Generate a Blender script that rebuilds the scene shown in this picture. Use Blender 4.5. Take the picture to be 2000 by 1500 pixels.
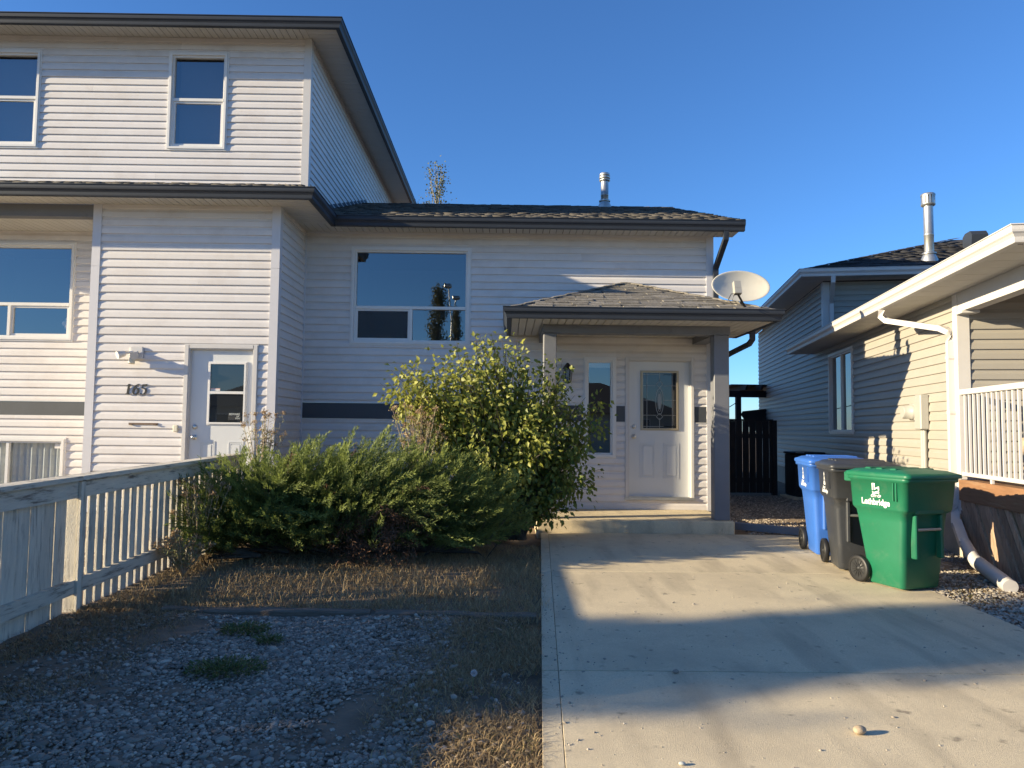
import bpy, math, random
import numpy as np
from mathutils import Vector, Matrix
random.seed(7); rng = np.random.default_rng(11)
R = math.radians
for o in list(bpy.data.objects): bpy.data.objects.remove(o)
scene = bpy.context.scene
COL = scene.collection
# ------------------------------------------------------------ camera, sky, sun, exposure
cam_d = bpy.data.cameras.new('Camera'); cam = bpy.data.objects.new('Camera', cam_d); COL.objects.link(cam)
cam_d.sensor_width = 36.0; cam_d.lens = 36.0*1430/2000; cam_d.clip_start = .05; cam_d.clip_end = 2000
th, ps, ro = R(3.45), R(-0.4), R(.65)
fw = Vector((-math.sin(ps)*math.cos(th), math.cos(ps)*math.cos(th), math.sin(th)))
r0 = Vector((math.cos(ps), math.sin(ps), 0)); u0 = r0.cross(fw)
rt = r0*math.cos(ro)+u0*math.sin(ro); up = -r0*math.sin(ro)+u0*math.cos(ro)
M4 = Matrix((rt, up, -fw)).transposed().to_4x4(); M4.translation = (0, 0, 1.5)
cam.matrix_world = M4
scene.camera = cam
SUN = Vector((-4.3, -1.0, 1.13)).normalized()
sun_el = math.asin(SUN.z); sun_az = math.atan2(SUN.x, SUN.y)
world = bpy.data.worlds.new('World'); scene.world = world; world.use_nodes = True
wn = world.node_tree; wn.nodes.clear()
sky = wn.nodes.new('ShaderNodeTexSky'); sky.sky_type = 'NISHITA'; sky.sun_disc = False
sky.sun_elevation = sun_el; sky.sun_rotation = sun_az % (2*math.pi)
sky.altitude = 900; sky.air_density = 1.0; sky.dust_density = .25; sky.ozone_density = 7.0
bg = wn.nodes.new('ShaderNodeBackground'); bg.inputs[1].default_value = .102
wo = wn.nodes.new('ShaderNodeOutputWorld')
wn.links.new(sky.outputs[0], bg.inputs[0]); wn.links.new(bg.outputs[0], wo.inputs[0])
sd = bpy.data.lights.new('Sun', 'SUN'); sd.energy = 5.0; sd.angle = R(.55); sd.color = (1, .84, .57)
so = bpy.data.objects.new('Sun', sd); COL.objects.link(so); so.location = (-30, -8, 20)
so.rotation_euler = SUN.to_track_quat('Z', 'Y').to_euler()
vs = scene.view_settings
vs.view_transform = 'Standard'; vs.look = 'None'; vs.exposure = 1.25; vs.gamma = 1; vs.use_curve_mapping = False

# ------------------------------------------------------------ helpers
ORG = {}
def tag(o, label, cat=None, group=None, kind=None):
    if label: o['label'] = label
    if cat: o['category'] = cat
    if group: o['group'] = group
    if kind: o['kind'] = kind
    return o
def root(name, loc, label, cat, group=None, rz=0, local=False):
    o = bpy.data.objects.new(name, None); COL.objects.link(o); o.empty_display_size = .2
    o.location = loc; o.rotation_euler = (0, 0, rz)
    ORG[o] = Vector((0, 0, 0)) if local else Vector(loc)
    return tag(o, label, cat, group)
class Fr:
    """wall frame: u along the wall, d outward, z up"""
    def __init__(s, ox, oy, phi=0): s.ox, s.oy, s.phi = ox, oy, phi; s.c, s.s = math.cos(phi), math.sin(phi)
    def p(s, u, d, z): return (s.ox+u*s.c+d*s.s, s.oy+u*s.s-d*s.c, z)
class MB:
    def __init__(s, fr=None): s.v = []; s.f = []; s.fr = fr; s.sm = set()
    def add(s, vs_, fs, smooth=False):
        b = len(s.v)
        for q in vs_: s.v.append(s.fr.p(*q) if s.fr else tuple(q))
        for f in fs:
            if smooth: s.sm.add(len(s.f))
            s.f.append([b+i for i in f])
        return s
    def box(s, x0, x1, y0, y1, z0, z1):
        return s.add([(x0,y0,z0),(x1,y0,z0),(x1,y1,z0),(x0,y1,z0),(x0,y0,z1),(x1,y0,z1),(x1,y1,z1),(x0,y1,z1)],
              [f[::-1] if s.fr else f for f in ((0,3,2,1),(4,5,6,7),(0,1,5,4),(1,2,6,5),(2,3,7,6),(3,0,4,7))])
    def bevbox(s, x0, x1, y0, y1, z0, z1, b=.006):
        pts = []; fs = []
        def ring(z, i): return [(x0+i,y0,z),(x1-i,y0,z),(x1,y0+i,z),(x1,y1-i,z),(x1-i,y1,z),(x0+i,y1,z),(x0,y1-i,z),(x0,y0+i,z)]
        def ringi(z): return [(x0+b,y0+b,z)]*0
        A = [(x0+b*2,y0+b,z0),(x1-b*2,y0+b,z0),(x1-b,y0+b*2,z0),(x1-b,y1-b*2,z0),(x1-b*2,y1-b,z0),(x0+b*2,y1-b,z0),(x0+b,y1-b*2,z0),(x0+b,y0+b*2,z0)]
        B = ring(z0+b, b); C = ring(z1-b, b); D = [(p[0],p[1],z1) for p in A]
        for r_ in (A, B, C, D): pts += r_
        fs.append(list(range(7,-1,-1))); fs.append(list(range(24,32)))
        for k in range(3):
            for i in range(8):
                j = (i+1) % 8; fs.append((k*8+i, k*8+j, (k+1)*8+j, (k+1)*8+i))
        return s.add(pts, fs)
    def loft(s, rings, cap=True, smooth=True, closed=True):
        n = len(rings[0]); pts = [p for r_ in rings for p in r_]; fs = []
        for k in range(len(rings)-1):
            for i in range(n if closed else n-1):
                j = (i+1) % n; fs.append((k*n+i, k*n+j, (k+1)*n+j, (k+1)*n+i))
        s.add(pts, fs, smooth)
        if cap:
            s.add(rings[0], [list(range(n-1, -1, -1))]); s.add(rings[-1], [list(range(n))])
        return s
    def tube(s, pts, r, n=8, smooth=True, cap=True):
        P = [Vector(p) for p in pts]; rs = r if isinstance(r, (list, tuple)) else [r]*len(P); rings = []
        ref = None
        for i, p in enumerate(P):
            t = (P[min(i+1, len(P)-1)]-P[max(i-1, 0)]).normalized()
            if ref is None: ref = Vector((0,0,1)) if abs(t.z) < .9 else Vector((1,0,0))
            a = t.cross(ref).normalized(); b = t.cross(a).normalized(); ref = -b if False else ref
            rings.append([tuple(p+(a*math.cos(2*math.pi*k/n)+b*math.sin(2*math.pi*k/n))*rs[i]) for k in range(n)])
        return s.loft(rings, cap, smooth)
    def prism(s, poly, h0, h1, ax='z'):
        n = len(poly)
        def m(a, b, h): return (a, b, h) if ax == 'z' else ((a, h, b) if ax == 'y' else (h, a, b))
        return s.add([m(a,b,h0) for a,b in poly]+[m(a,b,h1) for a,b in poly],
              [list(range(n-1,-1,-1)), list(range(n,2*n))]+[(i,(i+1)%n,n+(i+1)%n,n+i) for i in range(n)])
    def rect_bar(s, pts, w, h):
        """rectangular section tube along pts (w sideways, h other)"""
        P = [Vector(p) for p in pts]; rings = []
        for i, p in enumerate(P):
            t = (P[min(i+1, len(P)-1)]-P[max(i-1, 0)]).normalized()
            ref = Vector((0,0,1)) if abs(t.z) < .95 else Vector((0,1,0))
            a = t.cross(ref).normalized(); b = t.cross(a).normalized()
            rings.append([tuple(p+a*sx*w/2+b*sy*h/2) for sx, sy in ((-1,-1),(1,-1),(1,1),(-1,1))])
        return s.loft(rings, True, False)
    def build(s, name, mat, parent=None, pivot=None):
        me = bpy.data.meshes.new(name)
        V = np.array(s.v, dtype=float); lo, hi = V.min(0), V.max(0)
        c = Vector(pivot) if pivot else Vector(((lo[0]+hi[0])/2, (lo[1]+hi[1])/2, lo[2] if parent is None else (lo[2]+hi[2])/2))
        me.from_pydata([tuple(q) for q in V-np.array(c)], [], s.f)
        if s.sm: me.polygons.foreach_set('use_smooth', [i in s.sm for i in range(len(s.f))])
        me.materials.append(MAT[mat]); me.update()
        return place(name, me, c, parent)
def place(name, me, c, parent=None, rz=0, rot=None):
    o = bpy.data.objects.new(name, me); COL.objects.link(o)
    c = Vector(c)
    o.location = c-ORG[parent] if parent else c
    o.rotation_euler = rot if rot else (0, 0, rz); ORG[o] = c
    if parent: o.parent = parent
    return o
def npmesh(name, V, F, mat, parent=None, var=None, kind='stuff', smooth=False, pivot=None):
    """big joined mesh from numpy: V (n,3), F (m,k)"""
    V = np.asarray(V, dtype=np.float32); F = np.asarray(F, dtype=np.int32)
    lo, hi = V.min(0), V.max(0); c = np.array(pivot if pivot else [(lo[0]+hi[0])/2, (lo[1]+hi[1])/2, lo[2]], dtype=np.float32)
    me = bpy.data.meshes.new(name); m, k = F.shape
    me.vertices.add(len(V)); me.vertices.foreach_set('co', (V-c).ravel())
    me.loops.add(m*k); me.loops.foreach_set('vertex_index', F.ravel())
    me.polygons.add(m); me.polygons.foreach_set('loop_start', np.arange(0, m*k, k, dtype=np.int32))
    if smooth: me.polygons.foreach_set('use_smooth', np.ones(m, dtype=bool))
    if var is not None:
        at = me.attributes.new('var', 'FLOAT', 'POINT'); at.data.foreach_set('value', np.asarray(var, dtype=np.float32))
    me.update(calc_edges=True); me.materials.append(MAT[mat])
    o = place(name, me, c, parent)
    if kind: o['kind'] = kind
    return o
def gz(x, y): return .014*max(-6., min(16., y))
def gzn(y): return .014*np.clip(y, -6, 16)

# ------------------------------------------------------------ materials
MAT = {}
def mat(name, col, rough=.6, var=.0, vscale=8., bump=0., bscale=40., metal=0., col2=None, attr=False, rnd=0., trans=0., spec=.5, stretch=None, dirt=None, thr=None, spots=None):
    m = bpy.data.materials.new(name); m.use_nodes = True; nt = m.node_tree; N = nt.nodes; L = nt.links
    b = N['Principled BSDF']; b.inputs['Roughness'].default_value = rough; b.inputs['Metallic'].default_value = metal
    b.inputs['Specular IOR Level'].default_value = spec
    tc = N.new('ShaderNodeTexCoord'); vec = tc.outputs['Object']
    if stretch:
        mp = N.new('ShaderNodeMapping'); mp.inputs['Scale'].default_value = stretch; L.new(vec, mp.inputs[0]); vec = mp.outputs[0]
    if rnd or stretch:
        oi = N.new('ShaderNodeObjectInfo'); ad = N.new('ShaderNodeVectorMath'); ad.operation = 'ADD'
        sc = N.new('ShaderNodeMath'); sc.operation = 'MULTIPLY'; sc.inputs[1].default_value = 37.
        L.new(oi.outputs['Random'], sc.inputs[0]); L.new(vec, ad.inputs[0]); L.new(sc.outputs[0], ad.inputs[1]); vec = ad.outputs[0]
    c2 = col2 if col2 else tuple(max(0, c*(1-var)) for c in col)
    c1 = col if col2 else tuple(min(1, c*(1+var)) for c in col)
    out = None
    if attr or var or col2:
        mx = N.new('ShaderNodeMix'); mx.data_type = 'RGBA'
        mx.inputs[6].default_value = (*c1, 1); mx.inputs[7].default_value = (*c2, 1)
        if attr:
            a = N.new('ShaderNodeAttribute'); a.attribute_name = 'var'; fac = a.outputs['Fac']
        else:
            n = N.new('ShaderNodeTexNoise'); n.inputs['Scale'].default_value = vscale; n.inputs['Detail'].default_value = 6; n.inputs['Roughness'].default_value = .65
            L.new(vec, n.inputs['Vector'])
            mr = N.new('ShaderNodeMapRange'); lo, hi = thr if thr else (.3, .7)
            mr.inputs[1].default_value = lo; mr.inputs[2].default_value = hi; L.new(n.outputs['Fac'], mr.inputs[0]); fac = mr.outputs[0]
        L.new(fac, mx.inputs[0]); out = mx.outputs[2]
    if rnd:
        oi2 = N.new('ShaderNodeObjectInfo'); mr2 = N.new('ShaderNodeMapRange'); mr2.inputs[3].default_value = 1-rnd; mr2.inputs[4].default_value = 1+rnd
        L.new(oi2.outputs['Random'], mr2.inputs[0])
        hs = N.new('ShaderNodeHueSaturation')
        if out: L.new(out, hs.inputs['Color'])
        else: hs.inputs['Color'].default_value = (*col, 1)
        L.new(mr2.outputs[0], hs.inputs['Value']); out = hs.outputs[0]
    if dirt:   # (colour, scale, lo, hi) stains
        n2 = N.new('ShaderNodeTexNoise'); n2.inputs['Scale'].default_value = dirt[1]; n2.inputs['Detail'].default_value = 8; n2.inputs['Roughness'].default_value = .7
        L.new(vec, n2.inputs['Vector']); mr3 = N.new('ShaderNodeMapRange'); mr3.inputs[1].default_value = dirt[2]; mr3.inputs[2].default_value = dirt[3]
        L.new(n2.outputs['Fac'], mr3.inputs[0]); mx2 = N.new('ShaderNodeMix'); mx2.data_type = 'RGBA'; mx2.inputs[7].default_value = (*dirt[0], 1)
        L.new(mr3.outputs[0], mx2.inputs[0])
        if out: L.new(out, mx2.inputs[6])
        else: mx2.inputs[6].default_value = (*col, 1)
        out = mx2.outputs[2]
    if spots:   # small dark stains and faint drag marks
        for sc_, st_, lo_, hi_, am in ((9., (1,1,1), .64, .74, .8), (1.8, (2.2,.35,1.), .52, .78, .55), (38., (1,1,1), .70, .76, .8)):
            mp_ = N.new('ShaderNodeMapping'); mp_.inputs['Scale'].default_value = st_; L.new(vec, mp_.inputs[0])
            n4 = N.new('ShaderNodeTexNoise'); n4.inputs['Scale'].default_value = sc_; n4.inputs['Detail'].default_value = 4; L.new(mp_.outputs[0], n4.inputs['Vector'])
            m4 = N.new('ShaderNodeMapRange'); m4.inputs[1].default_value = lo_; m4.inputs[2].default_value = hi_; m4.inputs[4].default_value = am; L.new(n4.outputs['Fac'], m4.inputs[0])
            x4 = N.new('ShaderNodeMix'); x4.data_type = 'RGBA'; x4.inputs[7].default_value = (*spots, 1); L.new(m4.outputs[0], x4.inputs[0]); L.new(out, x4.inputs[6]); out = x4.outputs[2]
    if out: L.new(out, b.inputs['Base Color'])
    else: b.inputs['Base Color'].default_value = (*col, 1)
    if bump:
        n3 = N.new('ShaderNodeTexNoise'); n3.inputs['Scale'].default_value = bscale; n3.inputs['Detail'].default_value = 5; L.new(vec, n3.inputs['Vector'])
        bp = N.new('ShaderNodeBump'); bp.inputs['Strength'].default_value = bump; bp.inputs['Distance'].default_value = .01
        L.new(n3.outputs['Fac'], bp.inputs['Height']); L.new(bp.outputs[0], b.inputs['Normal'])
    if trans:
        t = N.new('ShaderNodeBsdfTranslucent'); ms = N.new('ShaderNodeMixShader'); ms.inputs[0].default_value = trans
        if out: L.new(out, t.inputs[0])
        else: t.inputs[0].default_value = (*col, 1)
        L.new(b.outputs[0], ms.inputs[1]); L.new(t.outputs[0], ms.inputs[2]); L.new(ms.outputs[0], N['Material Output'].inputs[0])
    MAT[name] = m; return m
def glass(name, tint, ior=2.3, rough=.0, wob=.0):
    m = bpy.data.materials.new(name); m.use_nodes = True; N = m.node_tree.nodes; L = m.node_tree.links; N.clear()
    o = N.new('ShaderNodeOutputMaterial'); ms = N.new('ShaderNodeMixShader'); fr = N.new('ShaderNodeFresnel'); fr.inputs[0].default_value = ior
    ge = N.new('ShaderNodeNewGeometry'); mi = N.new('ShaderNodeMix'); mi.inputs[2].default_value = ior; mi.inputs[3].default_value = 1/ior   # same reflectance from both sides of a thin pane
    L.new(ge.outputs['Backfacing'], mi.inputs[0]); L.new(mi.outputs[0], fr.inputs[0])
    t = N.new('ShaderNodeBsdfTransparent'); t.inputs[0].default_value = (*tint, 1); g = N.new('ShaderNodeBsdfGlossy'); g.inputs['Roughness'].default_value = rough
    if wob:
        n = N.new('ShaderNodeTexNoise'); n.inputs['Scale'].default_value = 1.3; bp = N.new('ShaderNodeBump'); bp.inputs['Strength'].default_value = wob; bp.inputs['Distance'].default_value = .02
        tc = N.new('ShaderNodeTexCoord'); L.new(tc.outputs['Object'], n.inputs['Vector']); L.new(n.outputs['Fac'], bp.inputs['Height']); L.new(bp.outputs[0], g.inputs['Normal'])
    L.new(fr.outputs[0], ms.inputs[0]); L.new(t.outputs[0], ms.inputs[1]); L.new(g.outputs[0], ms.inputs[2]); L.new(ms.outputs[0], o.inputs[0]); MAT[name] = m
mat('siding', (.64,.61,.59), .5, .035, 2.5, .05, 120., dirt=((.50,.45,.41), 1.1, .50, .85), rnd=.035)
mat('siding_tan', (.335,.31,.27), .5, .04, 2.5, .05, 120., dirt=((.25,.22,.17), .9, .6, .9), rnd=.025)
mat('sheathing', (.30,.29,.28), .8)
mat('trim_white', (.55,.53,.51), .45, .03, 5., dirt=((.45,.43,.40), 2.5, .62, .95))
mat('trim_lilac', (.56,.55,.57), .45, .03, 4., dirt=((.42,.41,.41), 1.5, .6, .95))
mat('pvc', (.68,.665,.64), .4, .03, 6., dirt=((.5,.48,.44), 5., .64, .95))
mat('slate_metal', (.030,.036,.047), .5, .08, 3., spec=.3, dirt=((.06,.06,.06), 3., .6, .95))
mat('slate_paint', (.15,.155,.17), .55, .06, 4., .1, 60., dirt=((.07,.075,.08), 3., .58, .9))
mat('band', (.055,.062,.072), .6, .08, 4., .15, 80.)
mat('soffit', (.52,.50,.46), .55, .04, 3., rnd=.02)
mat('shingle', (.17,.155,.135), .95, .25, 30., .5, 300., rnd=.28, dirt=((.36,.33,.28), 14., .50, .78))
mat('shingle_far', (.13,.118,.105), .95, .25, 30., .5, 300., attr=True, col2=(.05,.046,.042))
mat('roof_deck', (.035,.034,.034), .95, .2, 20.)
mat('roof_dark', (.034,.034,.037), .9, attr=True, col2=(.018,.018,.020))
mat('concrete', (.64,.535,.36), .9, .14, 95., .5, 260., dirt=((.46,.38,.26), 1.3, .46, .80), rnd=.03, spots=(.22,.18,.13))
mat('foundation', (.42,.38,.30), .92, .14, 3., .5, 60.)
mat('soil', (.19,.14,.095), .95, .3, 2.2, .6, 50., dirt=((.23,.175,.12), 4., .5, .75))
mat('pebble', (.17,.138,.108), .85, attr=True, col2=(.62,.52,.41))
mat('pebble_tan', (.27,.235,.19), .8, attr=True, col2=(.52,.47,.40))
mat('dry_grass', (.50,.37,.19), .8, attr=True, col2=(.20,.13,.07), trans=.25)
mat('green_grass', (.075,.115,.028), .7, attr=True, col2=(.20,.20,.07), trans=.3)
mat('leaf', (.32,.325,.055), .5, attr=True, col2=(.10,.145,.03), trans=.35, spec=.4)
mat('leaf_lone', (.25,.265,.05), .5, .25, 3., rnd=.35, trans=.35, spec=.4)
mat('leaf_poplar', (.07,.09,.03), .6, attr=True, col2=(.16,.15,.06), trans=.25)
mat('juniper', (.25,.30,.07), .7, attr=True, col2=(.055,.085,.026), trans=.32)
mat('juniper_dead', (.19,.09,.045), .85, attr=True, col2=(.08,.045,.025))
mat('bark', (.10,.08,.06), .95, .3, 12., .8, 40.)
mat('bark_pale', (.30,.28,.24), .9, .25, 12., .5, 40.)
mat('dry_flower', (.47,.36,.22), .85, attr=True, col2=(.30,.19,.11), trans=.25)
mat('weed', (.21,.23,.10), .7, attr=True, col2=(.36,.32,.19), trans=.25)
mat('fence_wood', (.58,.53,.43), .85, .14, 5., .5, 50., rnd=.10, stretch=(7.,7.,.7), dirt=((.17,.145,.12), 4., .53, .70))
mat('rail_wood', (.58,.53,.43), .85, .14, 5., .5, 50., rnd=.08, stretch=(.7,.7,7.), dirt=((.15,.125,.10), 5., .52, .66))
mat('old_timber', (.17,.13,.095), .95, .3, 6., .8, 40., stretch=(.8,6.,6.), rnd=.2)
mat('deck_brown', (.24,.125,.062), .7, .2, 5., .4, 50., stretch=(6.,.6,6.), dirt=((.33,.22,.13), 3., .55, .75))
mat('skirt_board', (.34,.235,.16), .85, .3, 6., .6, 50., rnd=.3, stretch=(5.,5.,.8))
mat('dark_wood', (.016,.013,.012), .8, .3, 6., .4, 40., rnd=.2, stretch=(6.,6.,.7))
mat('door_paint', (.60,.61,.61), .4, .02, 3., .03, 30.)
mat('steel', (.55,.54,.52), .3, .1, 10., metal=1.)
mat('galv', (.46,.46,.44), .42, .12, 9., metal=.85, dirt=((.30,.22,.13), 7., .66, .9))
mat('came', (.30,.28,.25), .4, metal=.8)
mat('brass', (.42,.35,.24), .4, metal=.4)
mat('dish_paint', (.55,.52,.44), .5, .04, 5., dirt=((.42,.39,.32), 6., .62, .9))
mat('grey_plastic', (.34,.33,.30), .5)
mat('black_plastic', (.012,.012,.013), .5)
mat('dark_box', (.014,.015,.017), .5, .2, 6.)
mat('number_black', (.012,.012,.012), .5)
mat('number_tan', (.36,.30,.22), .5)
mat('rust_metal', (.16,.11,.08), .7, .3, 20., metal=.3)
mat('cream', (.62,.58,.46), .5)
mat('bin_green', (.008,.125,.062), .45, .08, 4., .06, 150., dirt=((.06,.15,.09), 7., .56, .85))
mat('bin_grey', (.030,.033,.039), .45, .08, 4., .05, 150., dirt=((.08,.078,.075), 7., .56, .85))
mat('bin_blue', (.035,.125,.44), .42, .06, 4., .05, 150., dirt=((.06,.15,.42), 3., .6, .9))
mat('logo_white', (.75,.75,.73), .6)
mat('logo_worn', (.40,.42,.40), .6)
mat('sticker', (.62,.60,.58), .6)
mat('sticker_red', (.5,.10,.08), .6)
mat('interior', (.11,.11,.115), .9)
mat('curtain', (.72,.70,.66), .85, .08, 4.)
mat('plush', (.55,.42,.38), .95, .2, 14., .8, 60.)
mat('asphalt', (.16,.155,.145), .95, .15, 3., .4, 90.)
mat('lawn', (.27,.22,.11), .95, .3, 3., .6, 60.)
mat('stone_tan', (.36,.28,.19), .8, .15, 20., .4, 60.)
mat('house_far', (.42,.39,.34), .7)
glass('glass', (.70,.74,.76), 2.9, wob=.012)
glass('glass_bright', (.35,.37,.38), 5.5, wob=.012)
glass('glass_door', (.72,.76,.78), 1.9)
def screen_mat():
    m = bpy.data.materials.new('insect_screen'); m.use_nodes = True; N = m.node_tree.nodes; L = m.node_tree.links
    t = N.new('ShaderNodeBsdfTransparent'); ms = N.new('ShaderNodeMixShader'); ms.inputs[0].default_value = .55
    b = N['Principled BSDF']; b.inputs['Base Color'].default_value = (.045,.05,.058,1); b.inputs['Roughness'].default_value = .8
    L.new(t.outputs[0], ms.inputs[1]); L.new(b.outputs[0], ms.inputs[2]); L.new(ms.outputs[0], N['Material Output'].inputs[0]); MAT['insect_screen'] = m
screen_mat()
# ------------------------------------------------------------ wall building
PITCH = .1143
PROF = [(0, .0185), (.035, .0205), (.10, .0205), (.58, .0165), (.68, .0115), (.80, .0055), (1.0, .002)]
_bm = {}
def prof_clip(t0, t1):
    def d(t):
        for (a, da), (b, db) in zip(PROF, PROF[1:]):
            if a <= t <= b: return da+(db-da)*(t-a)/(b-a)
        return PROF[-1][1]
    return [(t0, d(t0))]+[q for q in PROF if t0 < q[0] < t1]+[(t1, d(t1))]
def board_mesh(L, t0, t1, pitch, m):
    key = (round(L, 3), round(t0, 2), round(t1, 2), pitch, m)
    if key in _bm: return _bm[key]
    pr = prof_clip(round(t0, 2), round(t1, 2)); n = len(pr)
    pts = []
    for x in (-L/2, L/2):
        pts += [(x, -d, t*pitch) for t, d in pr]+[(x, .001, pr[-1][0]*pitch), (x, .001, pr[0][0]*pitch)]
    k = n+2
    fs = [(i, (i+1) % k, k+(i+1) % k, k+i) for i in range(k)]
    fs = [tuple(reversed(f)) for f in fs]+[list(range(k)), list(range(2*k-1, k-1, -1))]
    me = bpy.data.meshes.new('siding_board'); me.from_pydata(pts, [], fs); me.materials.append(MAT[m]); me.update()
    _bm[key] = me; return me
def wall(fr, rt_, u0, u1, z0, z1, holes=(), m='siding', pitch=PITCH, zref=None, slope=None, name='wall', thick=.14, splits=True):
    """sheathing with openings + one object per siding course piece. slope=(fn u0(z),u1(z)) trims the ends"""
    us = sorted({u0, u1, *[min(max(h[k], u0), u1) for h in holes for k in (0, 1)]}); zs = sorted({z0, z1, *[min(max(h[k], z0), z1) for h in holes for k in (2, 3)]})
    def inh(u, z): return any(h[0] < u < h[1] and h[2] < z < h[3] for h in holes)
    mb = MB(fr)
    for a, b in zip(us, us[1:]):
        for c, d in zip(zs, zs[1:]):
            if not inh((a+b)/2, (c+d)/2):
                if slope:
                    mb.add([(slope[0](c) if a == u0 else a, 0, c), (slope[1](c) if b == u1 else b, 0, c), (slope[1](d) if b == u1 else b, 0, d), (slope[0](d) if a == u0 else a, 0, d)], [(0,1,2,3)])
                else: mb.add([(a,0,c),(b,0,c),(b,0,d),(a,0,d)], [(0,1,2,3)])
    for h in holes:
        if len(h) > 4: continue
        a, b, c, d = max(h[0],u0), min(h[1],u1), max(h[2],z0), min(h[3],z1)
        mb.add([(a,0,c),(b,0,c),(b,0,d),(a,0,d),(a,-thick,c),(b,-thick,c),(b,-thick,d),(a,-thick,d)], [(0,4,5,1),(1,5,6,2),(2,6,7,3),(3,7,4,0)])
    w = mb.build(name, 'sheathing', rt_)
    zz = z0 if zref is None else zref
    k = math.floor((z0-zz)/pitch+1e-6); za = zz+k*pitch
    row = 0
    while za < z1-.004:
        zb = za+pitch
        a0, a1 = (slope[0](za+pitch/2), slope[1](za+pitch/2)) if slope else (u0, u1)
        cuts = sorted({a0, a1, *[h[q] for h in holes for q in (0, 1) if a0 < h[q] < a1 and h[3] > za and h[2] < zb]})
        # merge cuts whose free interval is the same
        segs = []
        for a, b in zip(cuts, cuts[1:]):
            free = [(max(za, z0), min(zb, z1))]
            for h in holes:
                if h[0] < (a+b)/2 < h[1]:
                    nf = []
                    for p, q in free:
                        if h[3] <= p or h[2] >= q: nf.append((p, q)); continue
                        if h[2] > p: nf.append((p, h[2]))
                        if h[3] < q: nf.append((h[3], q))
                    free = nf
            segs.append((a, b, free))
        for a, b, free in segs:
            for p, q in free:
                if q-p < .006 or b-a < .01: continue
                pieces = [(a, b)]
                if splits and (b-a > 3.9 or (b-a > 1.6 and (row*7+3) % 6 == 0)):      # overlapped panel joints
                    j = a+(b-a)*(.3+.4*((row*0.618) % 1)); pieces = [(a, j-.0006), (j+.0006, b)]
                for pa, pb in pieces:
                    me = board_mesh(pb-pa, (p-za)/pitch, (q-za)/pitch, pitch, m)
                    x, y, _ = fr.p((pa+pb)/2, 0, 0)
                    place('siding_board', me, (x, y, za), w, fr.phi)
        za = zb; row += 1
    return w
def window(fr, rt_, u0, u1, z0, z1, bars=(), mulls=(), casing=.055, gl='glass', room=True, screens=(), deep=1.6, name='window', label=None, sashes=(), wallc='interior'):
    """casing with bars: bars=[z,...] full width; mulls=[(u,za,zb)...]; every pane its own"""
    m = MB(fr); c = casing
    # outer J-channel + brick mould, stepped
    for (i, d0, d1, w) in ((0, -.02, .026, .022), (.022, -.03, .040, c-.022)):
        a, b, e, f = u0+i, u1-i, z0+i, z1-i
        m.box(a, b, d0, d1, f-w, f); m.box(a, b, d0, d1, e, e+w); m.box(a, a+w, d0, d1, e+w, f-w); m.box(b-w, b, d0, d1, e+w, f-w)
    o = m.build(name, 'pvc', rt_)
    if label: o['label'] = label
    a, b, e, f = u0+c, u1-c, z0+c, z1-c
    s = MB(fr); w = .028
    s.box(a, b, -.06, .006, f-w, f); s.box(a, b, -.06, .006, e, e+w); s.box(a, a+w, -.06, .006, e+w, f-w); s.box(b-w, b, -.06, .006, e+w, f-w)
    s.build('frame', 'pvc', o)
    zs = [e+w]+list(bars)+[f-w]
    rows = []
    for k, z in enumerate(bars): MB(fr).box(a+w, b-w, -.055, .012, z-.022, z+.022).build('crossbar', 'pvc', o)
    for k in range(len(zs)-1):
        za = zs[k]+(.022 if k else 0); zb = zs[k+1]-(.022 if k+1 < len(zs)-1 else 0)
        us = [a+w]+[q[0] for q in mulls if q[1] < (za+zb)/2 < q[2]]+[b-w]
        for j in range(len(us)-1):
            ua = us[j]+(.02 if j else 0); ub = us[j+1]-(.02 if j+1 < len(us)-1 else 0)
            if j: MB(fr).box(us[j]-.02, us[j]+.02, -.054, .010, za, zb).build('mullion', 'pvc', o)
            if (k, j) in sashes:
                q = MB(fr); w2 = .03
                q.box(ua, ub, -.05, -.008, zb-w2, zb); q.box(ua, ub, -.05, -.008, za, za+w2); q.box(ua, ua+w2, -.05, -.008, za+w2, zb-w2); q.box(ub-w2, ub, -.05, -.008, za+w2, zb-w2)
                q.build('sash', 'pvc', o); ua += w2; ub -= w2; za2, zb2 = za+w2, zb-w2
            else: za2, zb2 = za, zb
            MB(fr).add([(ua,-.03,za2),(ub,-.03,za2),(ub,-.03,zb2),(ua,-.03,zb2)], [(0,1,2,3)]).build('pane', gl, o)
            if (k, j) in screens: MB(fr).box(ua, ub, -.022, -.020, za2, zb2).build('insect_screen', 'insect_screen', o)
    if room:
        q = MB(fr); A, B, E_, F_ = u0-.15, u1+.15, z0-.3, z1+.15; d0, d1 = -.145, -.145-deep
        q.add([(A,d0,E_),(B,d0,E_),(B,d0,F_),(A,d0,F_),(A,d1,E_),(B,d1,E_),(B,d1,F_),(A,d1,F_)], [(4,5,6,7),(0,1,5,4),(3,2,6,7),(0,4,7,3),(1,2,6,5)])
        q.build('room_interior', wallc, o)
    return o
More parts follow.
